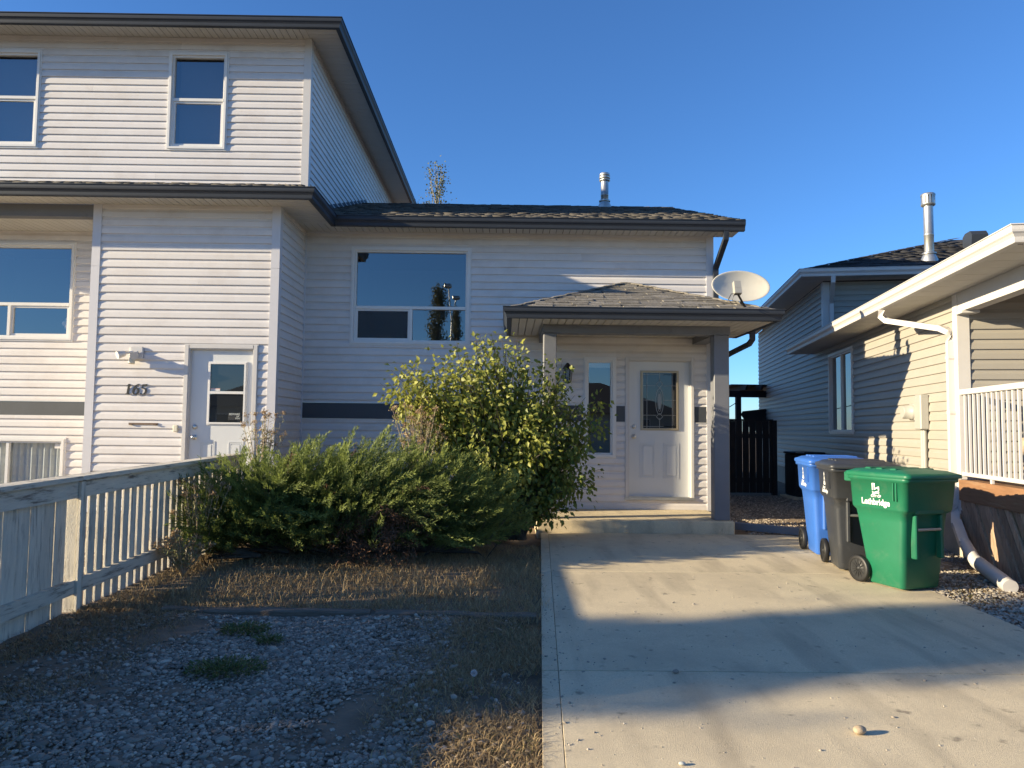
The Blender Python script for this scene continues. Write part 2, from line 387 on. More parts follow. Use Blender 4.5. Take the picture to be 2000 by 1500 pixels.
def sweep(mb, path, prof, closed=False, smooth=False):
    """sweep prof [(out, z)] along XY path; out = to the right-hand side of travel"""
    P = [Vector((p[0], p[1])) for p in path]; n = len(P); rings = []
    zs = [p[2] if len(p) > 2 else 0 for p in path]
    for i in range(n):
        t1 = (P[i]-P[i-1]).normalized() if i else None; t2 = (P[i+1]-P[i]).normalized() if i < n-1 else None
        if t1 is None: t1 = t2
        if t2 is None: t2 = t1
        n1 = Vector((t1.y, -t1.x)); n2 = Vector((t2.y, -t2.x)); b = (n1+n2); b = b/(b.dot(n1)) if b.length > 1e-6 else n1
        rings.append([(P[i].x+b.x*o, P[i].y+b.y*o, zs[i]+z) for o, z in prof])
    return mb.loft(rings, True, smooth)
GUT = [(0,.145),(0,.0),(.062,.0),(.066,.012),(.070,.045),(.084,.068),(.098,.082),(.102,.100),(.102,.135),(.112,.138),(.112,.146),(.100,.146),(.094,.138),(.090,.095),(.060,.03),(.012,.012),(.012,.145)]
def gutter(rt_, path, z, m='slate_metal', name='gutter'):
    mb = MB(); sweep(mb, [(p[0], p[1], z) for p in path], GUT); return mb.build(name, m, rt_)
def soffit(rt_, x0, x1, y0, y1, z, along='x', w=.1016, m='soffit', t=.012, parent=None):
    """strips laid side by side along x (or y), each with its own edges"""
    L = (x1-x0) if along == 'x' else (y1-y0); n = max(1, round(L/w)); w = L/n
    p = parent or rt_; me = None
    for k in range(n):
        g = .009
        if along == 'x': c = (x0+(k+.5)*w, (y0+y1)/2, z); sx, sy = w-g, (y1-y0)
        else: c = ((x0+x1)/2, y0+(k+.5)*w, z); sx, sy = (x1-x0), w-g
        if me is None:
            b = MB().box(-sx/2, sx/2, -sy/2, sy/2, 0, t); me = bpy.data.meshes.new('soffit_panel'); me.from_pydata(b.v, [], b.f); me.materials.append(MAT[m]); me.update()
        place('soffit_panel', me, c, p)
def shingles(plane, x0, x1, rows, parent, m='shingle', wmin=.16, wmax=.30, stuff=False, expo=.135, t=.012, seed=1, xl=None, xr=None):
    """tabs on a sloping plane. plane(u,v)->(x,y,z) with v up the slope (true length), u along eave. xl/xr(v) trim"""
    rd = random.Random(seed); V = []; F = []; VA = []; cnt = 0
    for r_ in range(rows):
        v0 = r_*expo-.02; v1 = v0+expo+.05
        a = xl(v0+.07) if xl else x0; b = xr(v0+.07) if xr else x1
        u = a-rd.uniform(0, .1)
        while u < b-.03:
            w = rd.uniform(wmin, wmax); ua, ub = max(u, a), min(u+w-.006, b); u += w
            if ub-ua < .03: continue
            dv = rd.uniform(-.008, .008); lift = rd.uniform(.006, .016); tt = t*rd.uniform(.8, 1.5); curl = rd.uniform(0, .010)
            pts = []
            for (uu, vv, h) in ((ua, v0+dv, lift+curl*rd.random()), (ub, v0+dv, lift+curl*rd.random()), (ub, v1, .002), (ua, v1, .002)):
                pts.append((uu, vv, h))
            bot = [plane(q[0], q[1], q[2]) for q in pts]; top = [plane(q[0], q[1], q[2]+tt) for q in pts]
            fs = [(3,2,1,0),(4,5,6,7),(0,1,5,4),(1,2,6,5),(2,3,7,6),(3,0,4,7)]
            if stuff:
                b0 = len(V); V += bot+top; F += [[b0+i for i in f] for f in fs]; VA += [rd.random()]*8
            else:
                q = MB(); q.add(bot+top, fs); q.build('shingle', m, parent); cnt += 1
    if stuff: npmesh('shingle_courses', V, F, m, parent, var=VA)
    return cnt

# ------------------------------------------------------------ ground, driveway
def grid_ground():
    xs = np.concatenate([[-300,-120,-60,-30,-15,-8], np.arange(-5, 8.01, .1), [10,15,30,60,120,300]])
    ys = np.concatenate([[-300,-120,-60,-30,-15,-6,-3,0], np.arange(1.5, 12.01, .1), [14,16,20,25,40,80,150,300,900]])
    X, Y = np.meshgrid(xs, ys); Z = gzn(Y)-.012
    rn = np.random.default_rng(3)
    inn = (X > -5) & (X < 8) & (Y > 1.5) & (Y < 12)
    Z = Z+inn*(.016*np.sin(X*3.1+Y*2.3)*np.sin(Y*1.7-X*1.1)+rn.normal(0, .006, X.shape))
    Z = np.where((X > -.25) & (X < 4.3) & (Y < 11), gzn(Y)-.05-.03*((X > .05) & (X < 3.8)), Z)
    # hollow tyre tracks
    V = np.stack([X, Y, Z], -1).reshape(-1, 3); ny, nx = X.shape
    i = np.arange(ny*nx).reshape(ny, nx)
    F = np.stack([i[:-1,:-1], i[:-1,1:], i[1:,1:], i[1:,:-1]], -1).reshape(-1, 4)
    o = npmesh('ground', V, F, 'soil', kind='structure', smooth=True, pivot=(0,0,0)); return o
ground = grid_ground()
def dl(y): return .02+.0455*y+.003   # left edge of the drive
def dr(y): return 3.72+.016*y
def slab_piece(nm, xa, xb, ya, yb, parent, z=.0, th_=.10):
    g = .003; ya += .007; yb -= .007
    pts = [(xa(ya)+g, ya), (xb(ya)-g, ya), (xb(yb)-g, yb), (xa(yb)+g, yb)]; b = .002; m = MB()
    def ins(k):
        c = [(xa(ya)+g+k, ya+k), (xb(ya)-g-k, ya+k), (xb(yb)-g-k, yb-k), (xa(yb)+g+k, yb-k)]; return c
    A = [(x, y, gz(0, y)+z-th_) for x, y in ins(0)]; B = [(x, y, gz(0, y)+z-b) for x, y in ins(0)]; C = [(x, y, gz(0, y)+z) for x, y in ins(b)]
    m.loft([A, B, C], True, False); return m.build(nm, 'concrete', parent)
def driveway():
    d = MB(); ys = (-5.2, 9.72)
    d.add([(dl(y)+.02 if s else dr(y)-.02, y, gz(0, y)-.02) for y in ys for s in (1, 0)], [(0,1,3,2)])
    base = d.build('driveway', 'soil'); base['kind'] = 'structure'
    for ya, yb in ((-5.2,-1.6),(-1.6,1.35),(1.35,4.46),(4.46,7.30),(7.30,9.72)):
        slab_piece('concrete_slab', lambda y: dl(y)+.10, dr, ya, yb, base)
        slab_piece('slab_edge', dl, lambda y: dl(y)+.1025, ya, yb, base, z=-.001)
    return base
driveway()
slab_piece('concrete_slab', lambda y: -8.6, lambda y: -3.95, -5.2, 2.2, None)['kind'] = 'structure'
slab_piece('concrete_slab', lambda y: -8.6, lambda y: -3.95, 2.2, 8.9, None)['kind'] = 'structure'
st = MB().box(-60, 60, -14, -5.4, -.16, -.088).build('road', 'asphalt'); st['kind'] = 'structure'
k_ = MB().bevbox(-60, 60, -5.39, -5.21, -.16, -.02, .02).build('kerb', 'concrete'); k_['kind'] = 'structure'
l_ = MB().box(-60, 60, -60, -14.1, -.2, -.03).build('far_lawn', 'lawn'); l_['kind'] = 'structure'

# ------------------------------------------------------------ duplex unit 165 (two storeys, left)
XW = -3.12; D = 11.1; T = 9.83; ZS = 4.47; OV = .45
two = root('two_storey_house', (-6.5, 11.0, .12), 'two-storey white-sided duplex unit with slate gutters and number 165 beside its door', 'house')
FT = Fr(0, T); FD = Fr(0, D); FREC = Fr(0, 10.7)
door_hole = (-4.30, -3.36, .50, 2.585)
tw = wall(FT, two, -5.60, XW, .35, ZS, [door_hole], zref=.30)
MB(FT).box(-5.60, XW, -.15, -.005, -.05, .347).build('foundation', 'foundation', two)
FTS = Fr(XW, 0, R(90))
wall(FTS, two, T, D, .35, ZS, zref=.30)
MB(FTS).box(T+.001, D, -.15, -.006, -.05, .346).build('foundation', 'foundation', two)
def corner_post(rt_, x, y, z0, z1, sx, sy, m='trim_lilac', w=.088, d=.027, joint=None):
    """L-shaped outside corner trim: faces run away from the corner towards sx and sy"""
    for (a, b) in ([(z0, z1)] if joint is None else [(z0, joint-.002), (joint+.002, z1)]):
        poly = [(x-sx*d, y-sy*d), (x+sx*w, y-sy*d), (x+sx*w, y), (x, y), (x, y+sy*w), (x-sx*d, y+sy*w)]
        if sx*sy > 0: poly = poly[::-1]
        MB().prism(poly[::-1], a, b).build('corner_trim', m, rt_)
corner_post(two, XW, T, .33, ZS-.001, -1, 1, joint=3.62)
corner_post(two, -5.60, T, .33, ZS-.001, 1, 1, joint=3.62)
MB().box(XW+.001, XW+.034, D-.034, D-.001, .33, ZS-.001).build('corner_trim', 'trim_lilac', two)
# tower's left return and the recessed wall
wall(Fr(-5.60, 0, R(-90)), two, -10.7, -T, .35, ZS, zref=.30, splits=False)
lw = (-8.30, -6.35, 2.69, 4.155); bw = (-8.0, -6.375, .45, 1.29); band = (-9.6, -5.61, 1.61, 1.81, 0)
wall(FREC, two, -9.6, -5.60, .30, 4.315, [lw, bw, band], zref=.30)
MB(FREC).box(-9.6, -5.606, -.12, .018, 1.612, 1.808).build('band_board', 'band', two)
MB(FREC).box(-9.6, -5.606, 0, .026, 1.81, 1.826).build('band_cap', 'trim_white', two)
window(FREC, two, *lw, bars=(3.235,), mulls=((-7.30, 2.6, 3.2),), sashes=((0, 1),))
window(FREC, two, *bw, mulls=((-7.22, .3, 1.3),), label='basement window with grey curtains behind the glass', gl='glass_door')
cm = MB(); n = 120
for k in range(n):
    u = -7.95+k*1.55/n
    cm.add([(u, 10.7+.062+(.014)*math.sin(k*.9)+.010*math.sin(k*.37), z) for z in (.40, 1.33)]+[(u+1.55/n, 10.7+.062+(.014)*math.sin((k+1)*.9)+.010*math.sin((k+1)*.37), z) for z in (1.33, .40)], [(0,1,2,3)], True)
cm.build('curtain', 'curtain', two)
MB(FREC).box(-6.56, -6.47, -.027, -.0255, 1.13, 1.20).build('window_sticker', 'sticker', two)
pm = MB()
for (x, z, r_) in ((-6.55,2.93,.055),(-6.49,2.98,.05),(-6.55,3.03,.05),(-6.50,3.07,.045),(-6.48,2.90,.045),(-6.60,2.98,.045)):
    pm.loft([[(x+r_*math.sin(p)*math.cos(q), 10.9+r_*math.sin(p)*math.sin(q), z+r_*math.cos(p)) for q in np.linspace(0, 2*math.pi, 9)[:-1]] for p in np.linspace(.05, math.pi-.05, 7)])
pm.build('window_ornament', 'plush', two)
# beam over the recess and its ceiling
MB().box(-9.6, -5.615, T, T+.14, 4.30, ZS).build('beam', 'slate_paint', two)
soffit(two, -9.6, -5.615, T+.141, 10.69, 4.318)
MB().box(-9.6, -5.60, 10.69, 10.70, 4.315, 4.33).build('ceiling_trim', 'trim_white', two)
# upper storey
ZU = 7.51
w1 = (-5.30, -4.37, 5.715, 7.275); w2 = (-8.19, -7.26, 5.715, 7.275)
wall(FD, two, -9.6, XW, 4.95, ZU, [w1, w2], zref=5.03)
window(FD, two, *w1, bars=(6.52,), sashes=((0,0),)); window(FD, two, *w2, bars=(6.52,), sashes=((0,0),))
for (a, b, c, d) in (w1, w2): MB(FD).box(a+.1, b-.1, -.20, -.185, c+.05, d-.05).build('blind', 'interior', two)
FUS = Fr(XW, 0, R(90))
wall(FUS, two, D, 19.6, 4.62, ZU, zref=5.03)
corner_post(two, XW, D, 4.75, ZU-.001, -1, 1, m='trim_white')
# eaves: gutters, soffits, roofs
GY = T-OV; GX = XW+OV+.06; MY = D-OV-.02; RX = 3.47
gutter(two, [(-9.6, GY), (GX, GY), (GX, MY-.004)], 4.43)
soffit(two, -9.6, XW, GY, T-.001, ZS); soffit(two, XW+.001, GX, GY, MY, ZS, along='y')
UY = D-.46; UX = XW+.50
gutter(two, [(-9.6, UY), (UX, UY), (UX, 20.2)], 7.42)
soffit(two, -9.6, XW, UY, D-.001, ZU); soffit(two, XW+.001, UX, UY, 20.2, ZU, along='y')
rz0 = 4.585; SL = .345
rl = MB()
rl.add([(-9.6,GY,rz0),(GX,GY,rz0),(XW,GY+.54,rz0+.54*SL),(XW,D-.001,rz0+(D-GY)*SL),(-9.6,D-.001,rz0+(D-GY)*SL)], [(0,1,2,3,4)])
rl.add([(GX,GY,rz0),(GX,MY,rz0),(XW+.001,MY+.54,rz0+.54*SL),(XW+.001,GY+.54,rz0+.54*SL)], [(0,1,2,3)])
rl.add([(-9.6,GY,ZS+.015),(GX,GY,ZS+.015),(GX,MY,ZS+.015),(XW,MY,ZS+.015),(XW,T,ZS+.015),(-9.6,T,ZS+.015)], [(5,4,3,2,1,0)])
lowroof = rl.build('lower_roof', 'roof_deck', two)
cs, sn = 1/math.hypot(1, SL), SL/math.hypot(1, SL)
def pl_front(y0, z0): return lambda u, v, h: (u, y0+v*cs-h*sn, z0+v*sn+h*cs)
def pl_right(x0, z0): return lambda u, v, h: (x0-v*cs+h*sn, u, z0+v*sn+h*cs)
shingles(pl_front(GY, rz0), -9.6, GX, 13, lowroof, stuff=True, m='shingle_far', seed=3, xr=lambda v: GX-v*cs if v*cs < .54 else XW-.01, t=.016, wmin=.1, wmax=.26)
shingles(pl_right(GX, rz0), GY, MY, 5, lowroof, stuff=True, m='shingle_far', seed=4, xl=lambda v: GY+v*cs, xr=lambda v: MY+v*cs)
ru = MB(); uz = 7.575; rid = 15.5
ru.add([(-9.6,UY,uz),(UX,UY,uz),(UX,20.2,uz),(-9.6,20.2,uz),(-9.6,rid,uz+(rid-UY)*.34),(UX-(rid-UY),rid,uz+(rid-UY)*.34)], [(0,1,5,4),(1,2,5),(2,3,4,5),(0,3,2,1)])
uproof = ru.build('upper_roof', 'roof_deck', two)
shingles(lambda u, v, h: (u, UY+v*.947-h*.32, uz+v*.32+h*.947), -9.6, UX, 4, uproof, stuff=True, m='shingle_far', seed=5, xr=lambda v: UX-v*.947)
# door of 165
def steel_door(fr, rt_, u0, u1, z0, z1, lite, panels, hinge_right=True, trim=.07, lead=False, label=None):
    o = MB(fr); o.box(u0, u1, -.075, -.035, z0, z1); door = o.build('door', 'door_paint', rt_)
    if label: door['label'] = label
    f = MB(fr); j = .012
    for a, b, c, d in ((u0-j-trim, u0-j, z0-.03, z1+j+trim), (u1+j, u1+j+trim, z0-.03, z1+j+trim), (u0-j, u1+j, z1+j, z1+j+trim)):
        f.box(a, b, -.10, .024, c, d)
        f.box(a+.012 if b-a < .2 else a, b-.012 if b-a < .2 else b, .0235, .036, c+(.0 if b-a < .2 else .012), d-.012)
    f.box(u0-j, u0, -.10, -.02, z0, z1+j); f.box(u1, u1+j, -.10, -.02, z0, z1+j); f.box(u0, u1, -.10, -.02, z1+.001, z1+j)
    f.build('door_frame', 'trim_white', rt_)
    MB(fr).box(u0-j-trim, u1+j+trim, -.10, .05, z0-.045, z0-.004).build('door_sill', 'galv', rt_)
    a, b, c, d = lite; lf = MB(fr); w = .032
    for (i, e0, e1, ww) in ((0, -.036, -.022, .016), (.012, -.036, -.012, .022)):
        A, B, C_, D_ = a+i, b-i, c+i, d-i
        lf.box(A, B, e0, e1, D_-ww, D_); lf.box(A, B, e0, e1, C_, C_+ww); lf.box(A, A+ww, e0, e1, C_+ww, D_-ww); lf.box(B-ww, B, e0, e1, C_+ww, D_-ww)
    lf.build('lite_frame', 'brass' if lead else 'pvc', door)
    MB(fr).add([(a+w,-.030,c+w),(b-w,-.030,c+w),(b-w,-.030,d-w),(a+w,-.030,d-w)], [(0,1,2,3)]).build('pane', 'glass_door', door)
    MB(fr).box(a+.02, b-.02, -.0349, -.0341, c+.02, d-.02).build('dark_backing', 'black_plastic', door)
    for (pa, pb, pc, pd) in panels:
        p = MB(fr); dd = -.035
        for (i, h0, h1, ww) in ((0, dd-.002, dd+.006, .014), (.022, dd-.002, dd+.004, .010)):
            A, B, C_, D_ = pa+i, pb-i, pc+i, pd-i
            p.box(A, B, h0, h1, D_-ww, D_); p.box(A, B, h0, h1, C_, C_+ww); p.box(A, A+ww, h0, h1, C_+ww, D_-ww); p.box(B-ww, B, h0, h1, C_+ww, D_-ww)
        p.bevbox(pa+.045, pb-.045, -.036, -.028, pc+.045, pd-.045, .003)
        p.build('raised_panel', 'door_paint', door)
    return door
def knob(fr, door, u, z, r_=.03, dead=False):
    k = MB(fr)
    pr = [(0,.034),(.006,.034),(.010,.028),(.014,.012),(.03,.011),(.036,.02),(.046,.029),(.058,.026),(.064,.012)] if not dead else [(0,.033),(.008,.033),(.018,.028),(.024,.026),(.025,.010)]
    k.loft([[(u+rr*math.cos(q), -.035+d, z+rr*math.sin(q)) for q in np.linspace(0, 2*math.pi, 17)[:-1]] for d, rr in pr])
    k.build('deadbolt' if dead else 'door_knob', 'steel', door)
dd = steel_door(FT, two, -4.245, -3.42, .53, 2.50, (-4.02, -3.50, 1.50, 2.35), [(-4.10, -3.90, .72, 1.28), (-3.72, -3.52, .72, 1.28)])
knob(FT, dd, -4.175, 1.47, dead=True); knob(FT, dd, -4.175, 1.33)
MB(FT).box(-3.985, -3.535, -.032, -.012, 1.915, 1.950).build('crossbar', 'pvc', dd)
MB(FT).box(-3.98, -3.855, -.0295, -.0285, 1.955, 1.99).build('sticker', 'sticker', dd)
MB(FT).box(-3.98, -3.855, -.0284, -.0280, 1.981, 1.986).build('sticker_stripe', 'sticker_red', dd)
bs = MB(FT); bs.box(-3.735, -3.565, -.0295, -.0288, 1.565, 1.635); bs.build('warning_sticker', 'insect_screen', dd)
def text_mesh(body, size, name, m, parent, mtx, ext=.002, bold=0., shear=0., align='CENTER'):
    cu = bpy.data.curves.new('t', 'FONT'); cu.body = body; cu.size = size; cu.extrude = ext; cu.offset = bold; cu.shear = shear; cu.align_x = align; cu.resolution_u = 3
    ob = bpy.data.objects.new('t', cu); COL.objects.link(ob); dg = bpy.context.evaluated_depsgraph_get()
    me = bpy.data.meshes.new_from_object(ob.evaluated_get(dg)); bpy.data.objects.remove(ob); bpy.data.curves.remove(cu)
    me.transform(mtx); 
    V = np.array([v.co[:] for v in me.vertices]); c = Vector((V.min(0)+V.max(0))/2); me.transform(Matrix.Translation(-c))
    me.materials.clear(); me.materials.append(MAT[m]); me.name = name
    return place(name, me, c, parent)
def front_mtx(x, y, z): return Matrix.Translation((x, y, z)) @ Matrix.Rotation(R(90), 4, 'X')
text_mesh('BEWARE', .038, 'sticker_lettering', 'logo_worn', dd, front_mtx(-3.65, T+.0275, 1.632), .0003, .001)
text_mesh('OF\nDOG', .026, 'sticker_lettering', 'logo_worn', dd, front_mtx(-3.605, T+.0275, 1.605), .0003, .001)
# serif numerals 165
def stroke(mb, pts, ws, y0, y1):
    P = [Vector((p[0], p[1])) for p in pts]; L_ = []; R_ = []
    for i, p in enumerate(P):
        t = (P[min(i+1, len(P)-1)]-P[max(i-1, 0)]).normalized(); nn = Vector((-t.y, t.x)); L_.append(p+nn*ws[i]/2); R_.append(p-nn*ws[i]/2)
    rings = [[(L_[i].x, y0, L_[i].y), (R_[i].x, y0, R_[i].y), (R_[i].x, y1, R_[i].y), (L_[i].x, y1, L_[i].y)] for i in range(len(P))]
    mb.loft(rings, True, False)
def arc(cx, cz, rx, rz, a0, a1, n=14): return [(cx+rx*math.cos(R(a)), cz+rz*math.sin(R(a))) for a in np.linspace(a0, a1, n)]
def numeral(ch, ox, oz, s, y0, y1, m, parent, sl=.14):
    mb = MB()
    def tr(pts): return [(ox+s*(x+sl*z), oz+s*z) for x, z in pts]
    if ch == '1':
        stroke(mb, tr([(.30,0),(.30,.5),(.30,1)]), [.19*s]*3, y0, y1); stroke(mb, tr([(.10,.03),(.50,.03)]), [.07*s]*2, y0+.001, y1-.001); stroke(mb, tr([(.08,.82),(.2,.88),(.34,.98)]), [.04*s,.08*s,.1*s], y0+.001, y1-.001)
    if ch == '6':
        p = arc(.36, .30, .25, .30, 0, 360, 24); stroke(mb, tr(p), [s*(.08+.10*abs(math.cos(R(a)))) for a in np.linspace(0, 360, 24)], y0, y1)
        q = arc(.62, .34, .51, .66, 180, 95, 12); stroke(mb, tr(q), [s*w for w in np.linspace(.19, .07, 12)], y0+.001, y1-.001)
    if ch == '5':
        p = arc(.28, .31, .29, .31, 120, -140, 20); stroke(mb, tr(p), [s*(.07+.11*max(0, math.cos(R(a)))) for a in np.linspace(120, -140, 20)], y0, y1)
        stroke(mb, tr([(.13,.56),(.17,.97)]), [.07*s]*2, y0+.001, y1-.001); stroke(mb, tr([(.13,.92),(.60,.95)]), [.14*s]*2, y0+.0005, y1-.0005)
    if ch == '3':
        p = arc(.30, .75, .22, .25, 160, -80, 14); stroke(mb, tr(p), [s*(.08+.10*max(0, math.cos(R(a)))) for a in np.linspace(160, -80, 14)], y0, y1)
        p = arc(.30, .27, .27, .27, 80, -150, 14); stroke(mb, tr(p), [s*(.08+.10*max(0, math.cos(R(a)))) for a in np.linspace(80, -150, 14)], y0+.001, y1-.001)
    return mb.build('house_number', m, parent)
for ch, x in zip('165', (-5.105, -5.01, -4.905)): numeral(ch, x, 1.895, .135, T-.030, T-.018, 'number_black', two)
MB(FT).box(-5.03, -4.645, .014, .03, 1.49, 1.515).box(-5.02, -4.98, .014, .045, 1.485, 1.50).box(-4.70, -4.66, .014, .045, 1.485, 1.50).build('mail_bracket', 'rust_metal', two)
MB(FT).bevbox(-4.435, -4.375, .012, .045, 1.40, 1.49, .008).build('doorbell', 'cream', two)
MB(FREC).box(-5.73, -5.69, .018, .06, 1.60, 1.655).build('hose_tap', 'galv', two)

# floodlight on the tower wall
fl = root('floodlight', (-4.99, T-.02, 2.44), 'white twin-head motion floodlight mounted on the siding above number 165', 'floodlight')
MB(FT).bevbox(-5.05, -4.87, .016, .05, 2.36, 2.53, .01).build('base_plate', 'trim_white', fl)
def cyl(p0, p1, r0_, r1_, n=14):
    a, b = Vector(p0), Vector(p1); t = (b-a).normalized(); rf = Vector((0,0,1)) if abs(t.z) < .9 else Vector((1,0,0)); x = t.cross(rf).normalized(); y = t.cross(x)
    return [[tuple(c+(x*math.cos(q)+y*math.sin(q))*r_) for q in np.linspace(0, 2*math.pi, n+1)[:-1]] for c, r_ in ((a, r0_), (b, r1_))]
for s, tgt in ((-1, (-5.13, T-.20, 2.40)), (1, (-4.90, T-.22, 2.39))):
    h = MB(); st_ = (-4.97+s*.03, T-.06, 2.46); md = tuple((Vector(st_)*.5+Vector(tgt)*.5))
    h.tube([st_, md], .016); h.loft(cyl(md, tgt, .034, .052)); h.build('lamp_head', 'trim_white', fl)
h = MB(); h.loft(cyl((-4.985, T-.09, 2.40), (-4.985, T-.11, 2.30), .030, .042)); h.bevbox(-5.02, -4.95, T-.10, T-.05, 2.36, 2.44, .008); h.build('motion_sensor', 'cream', fl)
# ------------------------------------------------------------ unit 163 (single storey, middle)
one = root('single_storey_house', (0, 11.2, .12), 'single-storey white-sided duplex unit with slate gable eave and covered front door', 'house')
ZM = 4.49; XR = 3.12
mw = (-2.40, -.565, 2.735, 4.25); sl_ = (1.16, 1.66, 1.06, 2.595); dh = (1.80, 2.84, .44, 2.60); bnd = (XW+.03, XR-.09, 1.615, 1.855, 0)
wall(FD, one, XW, XR, .30, ZM, [mw, sl_, dh, bnd], zref=.30)
MB(FD).box(XW, XR, -.15, -.005, -.05, .296).build('foundation', 'foundation', one)
for a, b in ((bnd[0]+.005, sl_[0]-.002), (sl_[1]+.002, dh[0]-.002), (dh[1]+.002, bnd[1])):
    MB(FD).box(a, b, -.12, .018, bnd[2]+.002, bnd[3]-.002).build('band_board', 'band', one)
    MB(FD).box(a, b, -.01, .028, bnd[2]-.014, bnd[2]).build('band_cap', 'trim_white', one)
MB(FD).box(XW+.04, XR-.09, -.001, .02, ZM-.045, ZM).build('frieze', 'trim_lilac', one)
corner_post(one, XR, D, .29, ZM-.001, -1, 1, w=.085)
MBR = Fr(XR, 0, R(90))
wall(MBR, one, D, 20.6, .30, ZM, zref=.30)
bk = MB().add([(XW,20.6,.1),(XR,20.6,.1),(XR,20.6,ZM),(XW,20.6,ZM)], [(0,1,2,3)]).build('back_wall', 'siding', one)
window(FD, one, *mw, bars=(3.315,), mulls=((-1.475, 2.7, 3.3),), screens=((0,0),), sashes=((0,0),), deep=2.2)
sl = window(FD, one, *sl_, deep=1.6)
MB(FD).box(1.23, 1.59, -.09, -.08, 2.44, 2.54).build('roller_blind', 'curtain', sl)
dr_ = steel_door(FD, one, 1.865, 2.775, .49, 2.535, (2.035, 2.62, 1.49, 2.40), [(2.03, 2.26, .76, 1.30), (2.39, 2.62, .76, 1.30)], lead=True, label='white steel front door with leaded oval glass', trim=.06)
knob(FD, dr_, 1.935, 1.545, dead=True); knob(FD, dr_, 1.935, 1.395)
cx = 2.3275; ca = MB(FD)
def came(pts, w=.007): 
    P = [Vector((p[0], p[1])) for p in pts]
    for a, b in zip(P, P[1:]):
        t = (b-a).normalized(); nn = Vector((-t.y, t.x))*w/2
        q = [a+nn, a-nn, b-nn, b+nn]; ca.add([(v.x, -.029, v.y) for v in q]+[(v.x, -.024, v.y) for v in q], [(4,5,6,7),(0,1,5,4),(1,2,6,5),(2,3,7,6),(3,0,4,7)])
za, zb = 1.522, 2.368
for x in (2.075, 2.135, 2.52, 2.58): came([(x, za), (x, zb)])
for z in (1.55, 1.72, 1.95, 2.17, 2.34): came([(2.067, z), (cx-.055 if 1.7 < z < 2.2 else 2.588, z)]); came([(cx+.055, z), (2.588, z)])
came([(cx, za), (cx, 1.68)]); came([(cx, 2.24), (cx, zb)])
came(arc(cx, 1.93, .058, .20, 0, 360, 30), .009); came(arc(cx, 1.93, .03, .155, 0, 360, 26), .006)
for zc, h_ in ((2.195, .055), (1.70, .05)): came([(cx, zc+h_), (cx+.05, zc), (cx, zc-h_), (cx-.05, zc), (cx, zc+h_)], .008)
ca.build('leaded_came', 'came', dr_)
gm = MB(FD); gm.prism([(cx+.022*math.cos(q), 1.93+.11*math.sin(q)) for q in np.linspace(0, 6.28, 13)[:-1]], .0, .001, 'y') if False else gm.add([(cx+.024*math.cos(q), -.027, 1.93+.125*math.sin(q)) for q in np.linspace(0, 2*math.pi, 15)[:-1]], [list(range(14))])
gm.build('bevelled_oval', 'came', dr_)
# numbers 163 beside the door, mostly behind the shrub
for ch, x in zip('163', (.885, .965, 1.045)): numeral(ch, x, 1.70, .12, D-.036, D-.026, 'number_tan', one)
# eaves and roof
gutter(one, [(GX+.004, MY), (RX, MY)], 4.43); 
soffit(one, XW+.001, RX-.02, MY, D-.001, ZM-.018)
RZ = 4.585; RIDY = 15.72; RIDZ = RZ+(RIDY-MY)*SL
rf = MB()
rf.add([(GX,MY,RZ),(RX,MY,RZ),(RX,RIDY,RIDZ),(XW+.002,RIDY,RIDZ),(XW+.002,MY+.54,RZ+.54*SL)], [(0,1,2,3,4)])
rf.add([(RX,RIDY,RIDZ),(RX,20.9,RZ),(XW+.002,20.9,RZ),(XW+.002,RIDY,RIDZ)], [(0,1,2,3)])
roof1 = rf.build('roof', 'roof_deck', one)
gb = MB(); gb.add([(RX-.02,MY,RZ-.10),(RX-.02,MY,RZ-.005),(RX-.02,RIDY,RIDZ-.005),(RX-.02,RIDY,RIDZ-.14),(RX,MY,RZ-.10),(RX,MY,RZ-.005),(RX,RIDY,RIDZ-.005),(RX,RIDY,RIDZ-.14)], [(0,1,2,3),(7,6,5,4),(0,3,7,4),(1,5,6,2)]).build('rake_board', 'slate_metal', one)
MB().add([(XR,D,ZM),(XR,20.6,ZM),(XR,RIDY,RIDZ-.02)], [(0,1,2)]).build('gable_wall', 'siding', one)
MB().add([(XR,MY+.02,RZ-.09),(RX-.02,MY+.02,RZ-.09),(RX-.02,RIDY,RIDZ-.13),(XR,RIDY,RIDZ-.13)], [(3,2,1,0)]).build('rake_soffit', 'soffit', one)
nr = int((RIDY-MY)/cs/.135)+1
shingles(pl_front(MY, RZ), GX, RX+.02, nr, roof1, stuff=True, m='shingle_far', seed=8, xl=lambda v: max(GX-v*cs, XW+.02), t=.014, wmin=.14, wmax=.28)
rc = MB()
for k in range(26):
    x = XW+.05+k*.255
    rc.add([(x,RIDY-.14,RIDZ-.045),(x+.27,RIDY-.14,RIDZ-.03),(x+.27,RIDY,RIDZ+.032),(x,RIDY,RIDZ+.018),(x+.27,RIDY+.14,RIDZ-.03),(x,RIDY+.14,RIDZ-.045)], [(0,1,2,3),(3,2,4,5)])
rc.build('ridge_cap', 'shingle', roof1)
MB().add([(XW+.004,MY+.54,RZ+.54*SL+.015),(XW+.004,RIDY,RIDZ+.015),(XW+.004,RIDY,RIDZ+.10),(XW+.004,MY+.54,RZ+.54*SL+.10),(XW+.02,MY+.54,RZ+.54*SL+.015),(XW+.02,RIDY,RIDZ+.015),(XW+.02,RIDY,RIDZ+.10),(XW+.02,MY+.54,RZ+.54*SL+.10)], [(4,5,6,7),(3,7,6,2)]).build('step_flashing', 'slate_metal', one)
